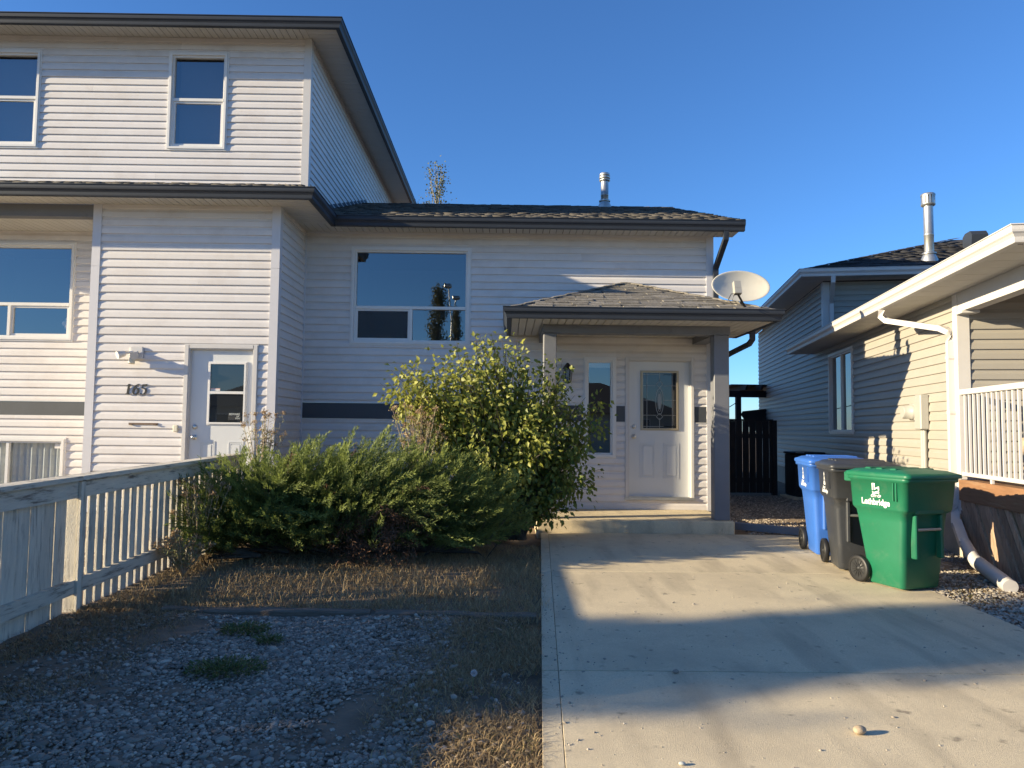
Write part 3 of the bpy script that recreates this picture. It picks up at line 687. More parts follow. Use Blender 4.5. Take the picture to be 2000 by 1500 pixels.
def vent_stack(rt_, x, y, z, h, r_, cap=True, name='vent_stack', louv=False):
    m = MB(); n = 18
    def ring(zz, rr): return [(x+rr*math.cos(q), y+rr*math.sin(q), zz) for q in np.linspace(0, 2*math.pi, n+1)[:-1]]
    m.loft([ring(z-.15, r_*1.9), ring(z+.02, r_*1.75), ring(z+.14, r_*1.15)]); m.loft([ring(z+.13, r_*1.45), ring(z+.15, r_*1.5), ring(z+.17, r_*1.15)])
    m.loft([ring(z, r_), ring(z+h*.45, r_), ring(z+h*.455, r_*1.05), ring(z+h*.48, r_*1.05), ring(z+h*.485, r_), ring(z+h, r_)])
    o = m.build(name, 'galv', rt_)
    c = MB(); zt = z+h
    if louv:
        c.loft([ring(zt-.02, r_*1.1), ring(zt, r_*1.45), ring(zt+.03, r_*1.5)])
        for k in range(14):
            q = 2*math.pi*k/14; q2 = q+.30
            c.add([(x+r_*1.45*math.cos(a), y+r_*1.45*math.sin(a), zz) for a, zz in ((q, zt+.03), (q2, zt+.03), (q2, zt+.19), (q, zt+.19))], [(0,1,2,3)])
        c.loft([ring(zt+.03, r_*.9), ring(zt+.19, r_*.9)]); c.loft([ring(zt+.19, r_*1.5), ring(zt+.22, r_*1.5), ring(zt+.235, r_*1.3)])
    else:
        c.loft([ring(zt-.02, r_*1.02), ring(zt, r_*1.4), ring(zt+.02, r_*1.45), ring(zt+.03, r_*1.0)]); c.loft([ring(zt+.03, r_*.9), ring(zt+.07, r_*.9)])
        c.loft([ring(zt+.055, r_*1.4), ring(zt+.065, r_*1.45), ring(zt+.09, r_*1.4)]); c.loft([ring(zt+.09, r_*.8), ring(zt+.115, r_*.8)]); c.loft([ring(zt+.11, r_*1.3), ring(zt+.13, r_*1.42), ring(zt+.16, r_*1.25)])
    c.build('vent_cap', 'galv', o)
vent_stack(one, 2.04, 15.35, RZ+(15.35-MY)*SL, .58, .082)
# downspouts
ds = MB(); ds.rect_bar([(3.20, MY-.03, 4.44), (3.20, MY-.02, 4.32), (3.17, D-.07, 3.98), (3.17, D-.06, 3.88)], .075, .058); ds.rect_bar([(3.17, D-.06, 3.90), (3.17, D-.06, .42)], .072, .056)
ds.build('downspout', 'slate_metal', one)

# ------------------------------------------------------------ porch of 163
PX0, PX1, PYF = .49, 3.005, 9.85
ps_ = MB().bevbox(.42, 3.03, 9.73, D-.008, .02, .300, .012).build('porch_slab', 'concrete', one)
post_pts = ((.49, .665), (2.80, 3.005))
for a, b in post_pts:
    p = MB(); p.bevbox(a, b, PYF, PYF+.19, .300, 2.795, .008); po = p.build('porch_post', 'slate_paint', one)
MB().box(PX0-.012, PX1+.012, PYF-.014, PYF+.20, 2.796, 2.905).build('porch_beam', 'slate_paint', one)
for a, b in ((PX0-.012, .66), (2.82, PX1+.012)): MB().box(a, b, PYF+.201, D-.02, 2.80, 2.905).build('porch_beam', 'slate_paint', one)
EX0, EX1, EY = .05, 3.43, 9.33; AX, AZ = 1.80, 3.715; EZ = 3.03
gutter(one, [(EX0, D-.02), (EX0, EY), (EX1, EY), (EX1, D-.02)][::1], 2.905)
soffit(one, EX0, EX1, EY, D-.02, 2.908, w=.1016)
pr = MB(); pr.add([(EX0,EY,EZ),(EX1,EY,EZ),(AX,D-.018,AZ),(EX0,D-.018,EZ),(EX1,D-.018,EZ)], [(0,1,2),(3,0,2),(1,4,2)])
proof = pr.build('porch_roof', 'roof_deck', one)
fs_ = math.hypot(D-EY, AZ-EZ); fy, fz = (D-EY)/fs_, (AZ-EZ)/fs_
shingles(lambda u, v, h: (u, EY+v*fy-h*fz, EZ+v*fz+h*fy), EX0, EX1, int(fs_/.135), proof, seed=12, xl=lambda v: EX0+(AX-EX0)*v/fs_, xr=lambda v: EX1-(EX1-AX)*v/fs_, wmin=.16, wmax=.32, t=.024)
for sgn, ex in ((1, EX0), (-1, EX1)):
    run = abs(AX-ex); L_ = math.hypot(run, AZ-EZ); cx_, cz_ = run/L_, (AZ-EZ)/L_
    shingles(lambda u, v, h, ex=ex, sgn=sgn, cx_=cx_, cz_=cz_: (ex+sgn*(v*cx_-h*cz_), u, EZ+v*cz_+h*cx_), EY, D-.02, int(L_/.135), proof, seed=13, stuff=True, m='shingle_far', xl=lambda v, L_=L_: EY+(D-EY)*v/L_)
for ex in (EX0, EX1):
    n = 9
    for k in range(n):
        t0, t1 = k/n, (k+1.25)/n; t1 = min(1, t1)
        A = Vector((ex+(AX-ex)*t0, EY+(D-.05-EY)*t0, EZ+(AZ-EZ)*t0+.035)); B = Vector((ex+(AX-ex)*t1, EY+(D-.05-EY)*t1, EZ+(AZ-EZ)*t1+.020))
        s_ = 1 if ex < AX else -1
        off = [Vector((-.09*s_*.2+.0, -.09, -.030)), Vector((-.09*s_, .06, -.030))]
        q = MB(); h = Vector((0,0,.013))
        pts = [A+off[0], B+off[0], B, A, B+off[1], A+off[1]]
        q.add([tuple(p+h) for p in pts]+[tuple(p) for p in pts], [(0,1,2,3),(3,2,4,5),(6,0,3,9),(9,3,5,11),(6,7,1,0),(11,5,4,10)]); q.build('hip_shingle', 'shingle', proof)
pd = MB(); pd.rect_bar([(3.49, 10.35, 2.93), (3.49, 10.35, 2.80), (3.46, 10.40, 2.74), (3.30, 10.75, 2.64), (3.22, 10.92, 2.58), (3.20, 10.97, 2.48), (3.20, 10.98, .5)], .072, .056)
pd.build('porch_downspout', 'slate_metal', one)
# lantern by the sidelight
la = root('wall_lantern', (.90, D-.02, 2.3), 'small black coach lantern on a white plate between shrub and sidelight window', 'lantern')
MB(FD).bevbox(.83, .985, .016, .034, 2.20, 2.47, .006).build('back_plate', 'trim_white', la)
lm = MB(FD)
def ringF(cx_, cd, z, r_, n=6): return [(cx_+r_*math.cos(q), cd+r_*math.sin(q), z) for q in np.linspace(0, 2*math.pi, n+1)[:-1]]
lm.loft([ringF(.91,.13,2.40,.075), ringF(.91,.13,2.45,.045), ringF(.91,.13,2.49,.015)], smooth=False); lm.loft([ringF(.91,.13,2.18,.03), ringF(.91,.13,2.21,.055)], smooth=False)
for q in np.linspace(0, 2*math.pi, 7)[:-1]: lm.tube([(.91+.055*math.cos(q), .13+.055*math.sin(q), 2.21), (.91+.07*math.cos(q), .13+.07*math.sin(q), 2.40)], .005, 5)
lm.tube([(.91,.03,2.28),(.91,.10,2.24),(.91,.13,2.19)], .008, 6); lm.build('lantern_cage', 'black_plastic', la)
lg = MB(FD); lg.loft([ringF(.91,.13,2.215,.045), ringF(.91,.13,2.395,.058)], smooth=False); lg.build('lantern_glass', 'glass_door', la)

# ------------------------------------------------------------ satellite dish on the porch roof
dish = root('satellite_dish', (3.12, 9.62, 3.12), 'oval cream satellite dish with receiver arm on the porch roof corner', 'satellite dish')
dc = Vector((3.085, 9.58, 3.415)); az_, el_ = R(2), R(17)
dn = Vector((math.sin(az_)*math.cos(el_), -math.cos(az_)*math.cos(el_), math.sin(el_))); dx = Vector((math.cos(az_), math.sin(az_), 0)); dy = dx.cross(dn)*-1
if dy.z < 0: dy = -dy
m = MB(); n = 40; RA, RB = .385, .225
def dp(r_, q, off=0): 
    return tuple(dc+dx*RA*r_*math.cos(q)+dy*RB*r_*math.sin(q)+dn*((r_*r_-1)*.065+off))
qs = np.linspace(0, 2*math.pi, n+1)[:-1]
m.loft([[dp(r_, q) for q in qs] for r_ in (.02,.25,.5,.75,.92,1.0)]+[[dp(1.02, q, -.004) for q in qs], [dp(1.0, q, -.014) for q in qs]]+[[dp(r_, q, -.010) for q in qs] for r_ in (.9,.5,.02)], True)
m.build('reflector', 'dish_paint', dish)
e = dc-dy*RB*.80-dn*.04; tip = dc-dy*.20+dn*.34+dx*-.19
a = MB(); a.tube([tuple(dc-dn*.07-dy*.05), tuple(e-dn*.03-dy*.06), tuple(dc-dy*.34+dn*.05), tuple(tip-dy*.10)], .014, 8); a.build('receiver_arm', 'black_plastic', dish)
l = MB(); b0 = tip-dy*.10
for s0, s1, wd in ((0, .075, .045), (.077, .17, .043)):
    pts = [b0+dx*sx*wd+dn*sn_*.035+dy*sz for sz in (s0, s1) for sx, sn_ in ((-1,-1),(1,-1),(1,1),(-1,1))]
    l.add([tuple(p) for p in pts], [(3,2,1,0),(4,5,6,7),(0,1,5,4),(1,2,6,5),(2,3,7,6),(3,0,4,7)])
l.build('receiver_head', 'grey_plastic', dish)
w = MB(); w.tube([tuple(b0+dx*-.02), tuple(b0-dx*.09-dy*.01+dn*.02), tuple(b0-dx*.13-dy*.08), tuple(b0-dx*.09-dy*.14), tuple(b0-dx*.02-dy*.13)], .005, 6)
w.tube([tuple(b0+dx*.01), tuple(b0-dx*.06-dy*.03+dn*.02), tuple(b0-dx*.08-dy*.09), tuple(b0-dx*.03-dy*.11)], .005, 6); w.build('cable', 'black_plastic', dish)
mt = MB(); mt.tube([(3.085, 9.72, 3.10), (3.085, 9.72, 3.30), tuple(dc-dn*.08)], .022, 8); mt.bevbox(3.0, 3.17, 9.62, 9.80, 3.11, 3.16, .006); mt.build('mast', 'galv', dish)

# ------------------------------------------------------------ neighbour's house on the right (local frame: +y runs back along its side wall)
NA = R(10.066); NC = (5.131, 8.235, 0.)
nb = root('neighbour_house', NC, 'tan-sided house with white gutters, dark roof and tall flue beyond the bins', 'house', rz=-NA, local=True)
FS = Fr(0, 0, R(-90))     # u = -y
def yu(a, b): return (-b, -a)
ZL = 3.09; ZH = 4.42; YT = 6.02; YE = 13.75
nw = (*yu(4.08, 5.63), 1.46, 2.955)
wall(FS, nb, -YE, 0, .62, ZL, [nw], m='siding_tan', zref=.62, splits=False)
wall(FS, nb, -YE, -YT, ZL, ZH, m='siding_tan', zref=.62+.1143*22, splits=False)
MB(FS).box(-YE, -.02, -.15, -.004, -.1, .615).build('foundation', 'foundation', nb)
window(FS, nb, *nw, mulls=((-4.86, 1, 3),), gl='glass_bright', casing=.05)
FF = Fr(0, 0, 0)
wall(FF, nb, 0, 5, .95, ZL, m='siding_tan', zref=.62, splits=False)
wall(Fr(0, YT), nb, 0, 6, ZL, ZH, m='siding_tan', zref=.62+.1143*22, splits=False)
MB(FF).box(.02, 5, -.15, -.004, -.1, .945).build('foundation', 'foundation', nb)
corner_post(nb, 0, 0, .60, ZL-.001, 1, 1, m='trim_white', w=.10)
corner_post(nb, 0, YT, ZL+.01, ZH-.001, 1, 1, m='trim_white', w=.10)
# low front roof: side eave with gutter, soffit, beam
oN = .46
gutter(nb, [(-oN, 6.85), (-oN, -2.35), (6, -2.35)][::1], 3.085, m='trim_white')
soffit(nb, -oN, -.001, -2.30, 6.85, ZL, along='y', w=.30, m='soffit')
soffit(nb, .0, 5, -2.30, -.03, ZL, along='y', w=.30, m='soffit')
MB().box(-.02, .12, -2.2, -.03, 2.87, ZL-.001).build('porch_beam', 'trim_white', nb)
MB().box(-.04, .14, -.20, -.028, 2.84, 2.868).build('beam_cap', 'trim_white', nb)
MB().box(-.03, .13, -2.33, -2.20, .98, 2.87).build('porch_post', 'trim_white', nb)
nz = 3.235
q = MB(); q.add([(-oN,-2.35,nz),(-oN,6.85,nz),(2.5,6.85,nz+.95),(2.5,.6,nz+.95),(6,.6,nz+.95),(6,-2.35,nz)], [(0,3,2,1),(0,5,4,3)]); nlr = q.build('front_roof', 'roof_dark', nb)
# tall rear part: hip roof with gutter
gutter(nb, [(-.46, YE+.4), (-.46, YT-.46), (6, YT-.46)], ZH+.02, m='trim_white')
soffit(nb, -.46, -.001, YT-.46, YE+.4, ZH+.03, along='y', w=.3); soffit(nb, .001, 6, YT-.46, YT-.001, ZH+.03, along='x', w=.3)
hz = ZH+.165; NS = .36; hy0, hy1 = YT-.46, YE+.4; mid = (hy1-hy0)/2
q = MB(); q.add([(-.46,hy0,hz),(8,hy0,hz),(8,hy1,hz),(-.46,hy1,hz),(-.46+mid,hy0+mid,hz+mid*NS),(8,hy0+mid,hz+mid*NS)], [(0,1,5,4),(3,0,4),(2,3,4,5)])
nrf = q.build('rear_roof', 'roof_dark', nb)
rs_ = math.hypot(1, NS)
shingles(lambda u, v, h: (u, hy0+v/rs_-h*NS/rs_, hz+v*NS/rs_+h/rs_), -.46, 6, 30, nrf, stuff=True, m='roof_dark', seed=21, wmin=.2, wmax=.4, t=.006, xl=lambda v: -.46+v/rs_)
for k in range(16):
    t0 = k*.28; a = Vector((-.46+t0, hy0+t0, hz+t0*NS+.03)); b = a+Vector((.32, .32, .32*NS-.008))
    MB().add([tuple(a+Vector((.07,-.07,-.02))), tuple(b+Vector((.07,-.07,-.02))), tuple(b), tuple(a), tuple(b+Vector((-.07,.07,-.02))), tuple(a+Vector((-.07,.07,-.02)))], [(0,1,2,3),(3,2,4,5)]).build('hip_shingle', 'roof_dark', nrf)
vent_stack(nb, 2.05, 6.35, hz+(6.35-hy0)*NS, 1.10, .088, louv=True, name='flue')
rvz = hz+(8.0-hy0)*NS
MB().prism([(7.82, rvz-.06), (8.22, rvz+.06), (8.22, rvz+.30), (8.10, rvz+.36), (7.86, rvz+.36), (7.76, rvz+.26)], 3.42, 3.74, 'x').build('roof_vent', 'slate_metal', nb)
nd = MB(); nd.rect_bar([(.05, YT-.52, ZH+.03), (.05, YT-.51, ZH-.08), (.13, YT-.06, ZH-.42), (.13, YT-.06, ZL+.05)], .075, .06); nd.build('rear_downspout', 'trim_white', nb)
nd = MB(); nd.rect_bar([(-.49, 1.05, 3.10), (-.49, 1.05, 2.99), (-.44, 1.0, 2.93), (-.10, .22, 2.72), (-.05, .12, 2.66), (-.05, .10, 2.55), (-.05, .10, .70), (-.06, .06, .58), (-.14, -.14, .48)], .085, .065)
nd.build('downspout', 'trim_white', nb)
for z in (1.72, 2.35): MB().box(-.094, -.006, .055, .145, z, z+.035).build('downspout_strap', 'trim_white', nb)
ext = MB(); ext.rect_bar([(-.10, -.06, .515), (-.22, -.55, .335)], .095, .072); ext.build('downspout_extension', 'trim_white', nb)
e2 = MB(); e2.tube([(-.20,-.50,.35),(-.24,-.78,.25),(-.25,-.90,.21)], [.058,.06,.06], 14); cp = [Vector((-.245,-.88,.215)).lerp(Vector((-.31,-1.7,.13)), k/44) for k in range(45)]; e2.tube([tuple(p) for p in cp], [.064+.005*(k % 2) for k in range(45)], 14); e2.build('drain_pipe', 'trim_white', nb)

def nroot(nm, lab, cat, base):
    o = root(nm, (0,0,0), lab, cat, local=True); ORG[o] = Vector(base)
    o.location = Matrix.Rotation(-NA, 3, 'Z') @ Vector(base)+Vector(NC); o.rotation_euler = (0, 0, -NA); return o
# electricity meter on the side wall
me_ = nroot('electric_meter', 'round grey electricity meter with conduit on the tan side wall', 'meter', (-.05, 1.0, .62))
q = MB(FS); q.bevbox(-1.07, -.86, .016, .12, 1.54, 1.98, .012); q.build('meter_box', 'grey_plastic', me_)
q = MB(FS)
def ringS(d, r_, n=20): return [(-1.24+r_*math.cos(t), d, 1.765+r_*math.sin(t)) for t in np.linspace(0, 2*math.pi, n+1)[:-1]]
q.bevbox(-1.36, -1.08, .016, .08, 1.66, 1.88, .01); q.loft([ringS(.07,.098), ringS(.11,.098), ringS(.112,.088), ringS(.19,.086), ringS(.205,.075)]); q.build('meter_socket', 'grey_plastic', me_)
q = MB(FS)
for u in (-1.0, -.93): q.tube([(u,.05,1.55),(u,.05,.66)], .026, 10)
q.bevbox(-1.09,-.86,.016,.14,.62,.74,.01); q.build('conduit', 'grey_plastic', me_)
q = MB(FS)
for u in (-1.60, -1.33): q.bevbox(u-.07,u+.07,.016,.12,.70,.86,.012)
q.build('junction_box', 'grey_plastic', me_)

# deck, skirting boards, railing (local frame of the neighbour's house)

dk = nroot('porch_deck', 'brown-stained raised porch deck with slanting weathered skirting boards', 'deck', (1, -1.3, .1))
MB().bevbox(-.05, -.008, -2.6, -.02, .755, .985, .004).build('rim_board', 'deck_brown', dk)
for k in range(17): MB().bevbox(.0, 3.0, -2.58+k*.15, -2.58+k*.15+.144, .945, .983, .004).build('deck_board', 'deck_brown', dk)
rd = random.Random(5); y = -.02
for k in range(20):     # boards lean: top towards the house
    w_ = rd.uniform(.085, .145); y0_ = .20-k*.15-.02; dpt = rd.uniform(-.006, .006)
    ztop = .752; zb_ = .10; lean = .46
    ya, yb = y0_, y0_-w_
    def cl(yy): return yy
    pts = [(ya-lean, zb_), (yb-lean, zb_), (yb, ztop), (ya, ztop)]
    if ya > -.02:   # clip against the corner
        f = lambda p, q_: (p[0]+(q_[0]-p[0])*1, p[1])
        def cut(p, q_): t = (p[0]+.02)/(p[0]-q_[0]); return (-.02, p[1]+(q_[1]-p[1])*t)
        poly = []
        P4 = pts
        for i in range(4):
            p, q_ = P4[i], P4[(i+1) % 4]
            if p[0] <= -.02: poly.append(p)
            if (p[0] <= -.02) != (q_[0] <= -.02): poly.append(cut(p, q_))
        pts = poly
    if len(pts) < 3: continue
    MB().prism(pts, -.036+dpt, -.014+dpt, 'x').build('skirt_board', 'skirt_board', dk)
rail = nroot('porch_railing', 'white picket railing along the neighbour porch deck edge', 'railing', (-.04, -1.25, .985))
MB().bevbox(-.065, -.005, -2.5, -.06, 1.925, 1.985, .006).build('top_rail', 'trim_white', rail)
MB().bevbox(-.055, -.015, -2.5, -.06, 1.03, 1.072, .005).build('bottom_rail', 'trim_white', rail)
MB().bevbox(-.075, .0, -.135, -.06, .986, 1.985, .006).build('post', 'trim_white', rail)
for k in range(22): MB().box(-.045, -.023, -.20-k*.105-.011, -.20-k*.105+.011, 1.07, 1.93).build('picket', 'trim_white', rail)
MB().bevbox(-.05, -.02, -.80, -.765, .986, 1.031, .003).build('foot', 'trim_white', rail)
ch = nroot('woven_chair', 'pale wicker chair back behind the white porch railing', 'chair', (.7, -.65, .986))
ck = MB(); ck.tube([(.45,-.35,1.30),(.50,-.40,1.48),(.62,-.60,1.52),(.72,-.85,1.42),(.75,-.95,1.25)], .035, 8); ck.build('back_frame', 'stone_tan', ch)
for k in range(6): MB().tube([(.46+.04*k,-.36-.09*k,1.46-.01*k),(.52+.03*k,-.38-.09*k,1.10)], .028, 6).build('back_slat', 'stone_tan', ch)
MB().bevbox(.45,.95,-.95,-.35,1.10,1.17,.02).build('seat', 'stone_tan', ch)
for x in (.5,.9):
    for y_ in (-.9,-.4): MB().box(x-.02,x+.02,y_-.02,y_+.02,.986,1.10).build('leg','stone_tan',ch)
# ------------------------------------------------------------ wheeled bins
def rrect(x0, x1, y0, y1, z, r_, n=4):
    pts = []
    for cx_, cy_, a0 in ((x1-r_, y0+r_, -90), (x1-r_, y1-r_, 0), (x0+r_, y1-r_, 90), (x0+r_, y0+r_, 180)):
        for k in range(n+1):
            a = R(a0+90*k/n); pts.append((cx_+r_*math.cos(a), cy_+r_*math.sin(a), z))
    return pts
def wheel_bin(loc, rz, m, label, full=True, sc=1.0):
    b = root('wheeled_bin', loc, label, 'bin', 'wheeled bins on the driveway edge', rz=R(rz), local=True); b.scale = (sc, sc, sc)
    body = MB(); rings = []
    for z, hx, yf, yb, r_ in ((.015,.215,-.235,.16,.04),(.03,.225,-.245,.17,.05),(.30,.243,-.270,.21,.05),(.62,.262,-.300,.265,.05),(.70,.270,-.310,.28,.05),(.725,.290,-.345,.295,.05),(.742,.297,-.352,.30,.05),(.99,.307,-.380,.315,.05),(.995,.325,-.398,.33,.05),(1.035,.327,-.40,.33,.05),(1.037,.30,-.375,.31,.05)):
        rings.append(rrect(-hx, hx, yf, yb, z, r_))
    body.loft(rings, True, True); bo = body.build('body', m, b)
    for s in (-1, 1):
        for y in (-.27, -.235): MB().box(s*.3085-.006, s*.3085+.006, y-.006, y+.006, .82, .985).build('rib', m, bo)
    for x in (-.15, .15): MB().bevbox(x-.018, x+.018, -.345, -.28, .30, .70, .008).build('rib', m, bo)
    MB().bevbox(-.17, .17, -.352, -.29, .702, .75, .01).build('lift_ledge', m, bo)
    lid = MB()
    lid.loft([rrect(-.335,.335,-.425,.345,1.030,.05), rrect(-.338,.338,-.43,.35,1.045,.05), rrect(-.334,.334,-.425,.345,1.066,.05), rrect(-.30,.30,-.385,.32,1.078,.05), rrect(-.27,.27,-.34,.29,1.095,.06), rrect(-.16,.16,-.22,.20,1.108,.08)], True, True)
    lo = lid.build('lid', m, b)
    for y in (-.16, .0, .14): MB().bevbox(-.235, .235, y-.035, y+.035, 1.093, 1.113, .006).build('lid_rib', m, lo)
    h = MB(); h.tube([(-.24,.335,1.04),(-.24,.42,1.035),(.24,.42,1.035),(.24,.335,1.04)], .018, 10); h.bevbox(-.255,-.225,.30,.43,.96,1.05,.008); h.bevbox(.225,.255,.30,.43,.96,1.05,.008); h.build('handle', m, b)
    MB().tube([(-.15,-.330,.565),(.15,-.330,.565)], .014, 10).build('lift_bar', 'galv', b)
    MB().tube([(-.28,.235,.128),(.28,.235,.128)], .012, 8).build('axle', 'steel', b)
    for s in (-1, 1):
        w = MB(); cx_ = s*.262
        def ring(dx_, r_): return [(cx_+dx_, .235+r_*math.cos(q), .128+r_*math.sin(q)) for q in np.linspace(0, 2*math.pi, 29)[:-1]]
        w.loft([ring(-.026,.095), ring(-.026,.118), ring(-.018,.127), ring(.018,.127), ring(.026,.118), ring(.026,.095)], False); wh = w.build('wheel', 'black_plastic', b)
        k = MB(); k.loft([ring(-.02,.097), ring(-.012,.02), ring(-.024,.018), ring(-.024,.002)], False); k.loft([ring(.02,.097), ring(.012,.02), ring(.024,.018), ring(.024,.002)], False)
        for q in np.linspace(0, 2*math.pi, 13)[:-1]:
            a_ = Vector((0, math.cos(q), math.sin(q))); t_ = Vector((0, -math.sin(q), math.cos(q)))*.005
            for sd_ in (-1, 1):
                p0 = Vector((cx_+sd_*.022, .235, .128))+a_*.025; p1 = Vector((cx_+sd_*.024, .235, .128))+a_*.092
                k.add([tuple(p0+t_), tuple(p0-t_), tuple(p1-t_), tuple(p1+t_)], [(0,1,2,3)])
        k.build('wheel_hub', 'dark_box', wh)
    # marks on both sides
    for s in (-1, 1):
        base = Matrix(((0, s*.04, s, s*.2985), (s, 0, 0, -.02), (0, 1, -.04, .755), (0, 0, 0, 1)))
        def lm(x, z): return base @ Matrix.Translation((x, z, .0035))
        if full:
            text_mesh('Lethbridge', .078, 'logo_lettering', 'logo_white', bo, lm(0, .012), .0008, .0022)
            text_mesh('CITY OF', .032, 'logo_lettering', 'logo_white', bo, lm(.01, .082), .0008, .001)
            lg_ = MB(); T_ = lm(.01, .118) @ Matrix.Scale(.95, 4)
            def poly(ps_, z0=0., z1=.0012):
                n_ = len(ps_); lg_.add([tuple(T_ @ Vector((x, y, z))) for z in (z0, z1) for x, y in ps_], [list(range(n_, 2*n_)), list(range(n_-1, -1, -1))]+[(i, (i+1) % n_, n_+(i+1) % n_, n_+i) for i in range(n_)])
            poly([(-.045,.03),(-.032,.03),(-.032,.10),(-.045,.10)]); poly([(-.032,.088),(-.008,.088),(-.008,.10),(-.032,.10)]); poly([(-.02,.045),(-.008,.05),(-.008,.088),(-.02,.088)])
            poly([(-.02,.033),(.03,.055),(.03,.068),(-.02,.046)]); poly([(.03,.03),(.045,.03),(.045,.07),(.03,.068)])
            wv = [(-.045+.09*t, .018-.006*math.sin(t*6.3)) for t in np.linspace(0, 1, 10)]; poly(wv+[(x, y-.009) for x, y in wv[::-1]], 0, .0011)
            wv = [(-.045+.09*t, .002-.006*math.sin(t*6.3+.6)) for t in np.linspace(0, 1, 10)]; poly(wv+[(x, y-.007) for x, y in wv[::-1]], 0, .0010)
            lg_.build('logo_mark', 'logo_white', bo)
        else:
            # older crest: tall tower emblem with lettering under it
            lg_ = MB(); T_ = lm(0, .088) @ Matrix.Scale(.72, 4)
            def poly(ps_, z0=0., z1=.0012):
                n_ = len(ps_); lg_.add([tuple(T_ @ Vector((x, y, z))) for z in (z0, z1) for x, y in ps_], [list(range(n_, 2*n_)), list(range(n_-1, -1, -1))]+[(i, (i+1) % n_, n_+(i+1) % n_, n_+i) for i in range(n_)])
            poly([(-.012,.13),(.012,.13),(.02,.16),(0,.185),(-.02,.16)]); poly([(-.03,.055),(-.017,.055),(-.012,.128),(-.02,.125)]); poly([(.03,.055),(.017,.055),(.012,.128),(.02,.125)])
            poly([(-.016,.085),(.016,.085),(.014,.10),(-.014,.10)]); poly([(-.055,.0),(-.03,.0),(-.03,.054),(-.05,.045)]); poly([(.055,.0),(.03,.0),(.03,.054),(.05,.045)]); poly([(-.028,.0),(.028,.0),(.024,.022),(-.024,.022)]); poly([(-.012,.03),(.012,.03),(.012,.05),(-.012,.05)])
            lg_.build('logo_mark', 'logo_white', bo)
            text_mesh('City of', .036, 'logo_lettering', 'logo_white', bo, lm(-.03, .05), .0008, .001, .2)
            text_mesh('Lethbridge', .058, 'logo_lettering', 'logo_white', bo, lm(0, .008), .0008, .001, .2)
    return b
def bz(x, y): return gz(x, y)-.012
wheel_bin((3.66, 6.84, gz(0,6.8)), 18, 'bin_green', 'green wheeled bin with white city lettering beside the gravel strip', sc=.97)
wheel_bin((3.63, 7.62, gz(0,7.6)), -12, 'bin_grey', 'charcoal grey wheeled bin between the green and blue bins', full=False)
wheel_bin((3.73, 8.42, gz(0,8.4)), -10, 'bin_blue', 'blue wheeled bin behind the charcoal grey bin', full=False)

# ------------------------------------------------------------ left picket fence
fx = -3.31
fence = root('board_fence', (fx, 5.0, .07), 'weathered pale painted board fence with capped rails beside the gravel', 'fence')
def ft(y): return gz(0, y)+(.985 if y > 3.27 else .76)
posts = (.8, 3.28, 5.72, 8.16)
for y in posts:
    MB().bevbox(fx-.05, fx+.045, y-.048, y+.048, gz(0,y)-.05, ft(y)-.012, .006).build('post', 'fence_wood', fence)
    MB().box(fx+.0452, fx+.066, y-.055, y-.005, gz(0,y)-.03, ft(y)-.012).build('post_batten', 'fence_wood', fence)
for i, (a, b) in enumerate(zip(posts, posts[1:]+(9.3,))):
    def strip(nm, m_, x0, x1, z0, z1, ya, yb):
        q = MB(); A = [(x0,ya,ft(ya)+z0),(x1,ya,ft(ya)+z0),(x1,ya,ft(ya)+z1),(x0,ya,ft(ya)+z1)]; zo = ft((ya+yb)/2)-gz(0,(ya+yb)/2); A = [(x,yy,z-ft(ya)+gz(0,ya)+zo) for x,yy,z in A]; B = [(x,yb,z-gz(0,ya)+gz(0,yb)) for x,_,z in A]
        q.loft([A, B], True, False); q.build(nm, m_, fence)
    strip('cap_rail', 'rail_wood', fx-.075, fx+.078, .0, .034, a-.06+(.003 if i else 0), b-.063)
    strip('rail', 'rail_wood', fx+.004, fx+.041, -.135, -.004, a+.05, b-.05)
    strip('rail', 'rail_wood', fx+.004, fx+.044, -.86+(.22 if i == 0 else 0), -.755+(.22 if i == 0 else 0), a+.05, b-.05)
    pitch_, bw_ = (.142, .138) if i < 2 else (.131, .092)
    y = a+.055
    while y+bw_ < b-.05:
        jx = random.uniform(-.007, .007); jw = random.uniform(-.004, .0005) if i >= 2 or random.random() < .3 else 0
        MB().bevbox(fx-.022+jx, fx+.0+jx*.5, y, y+bw_+jw, gz(0,y)-.035+random.uniform(0,.012), ft(y)-.01, .003).build('fence_board', 'fence_wood', fence)
        y += pitch_
# ------------------------------------------------------------ edging timbers, stone, gate, AC, pergola
for k, (a, b) in enumerate((((-2.62,5.74),(-1.02,5.70)), ((-.98,5.70),(.24,5.64)))):
    q = MB(); n = 8; rings = []
    for i in range(n+1):
        t = i/n; x = a[0]+(b[0]-a[0])*t; y = a[1]+(b[1]-a[1])*t+random.uniform(-.006,.006); z = gz(0,y)+random.uniform(-.006,.006)
        rings.append([(x,y-.05,z-.05),(x,y-.052,z+.006),(x,y-.04,z+.016),(x,y+.04,z+.016),(x,y+.05,z+.004),(x,y+.05,z-.05)])
    q.loft(rings, True, False); o = q.build('landscape_timber', 'old_timber'); tag(o, ('weathered edging timber sunk between gravel and dry grass, fence end', 'weathered edging timber sunk between gravel and dry grass, driveway end')[k], 'timber', 'edging timbers beside the gravel')
q = MB(); q.rect_bar([(3.08,10.15,.20),(4.35,9.35,.19)], .10, .09); o = q.build('side_timber', 'slate_paint'); tag(o, 'grey painted edging board running from porch post toward the bins', 'timber')
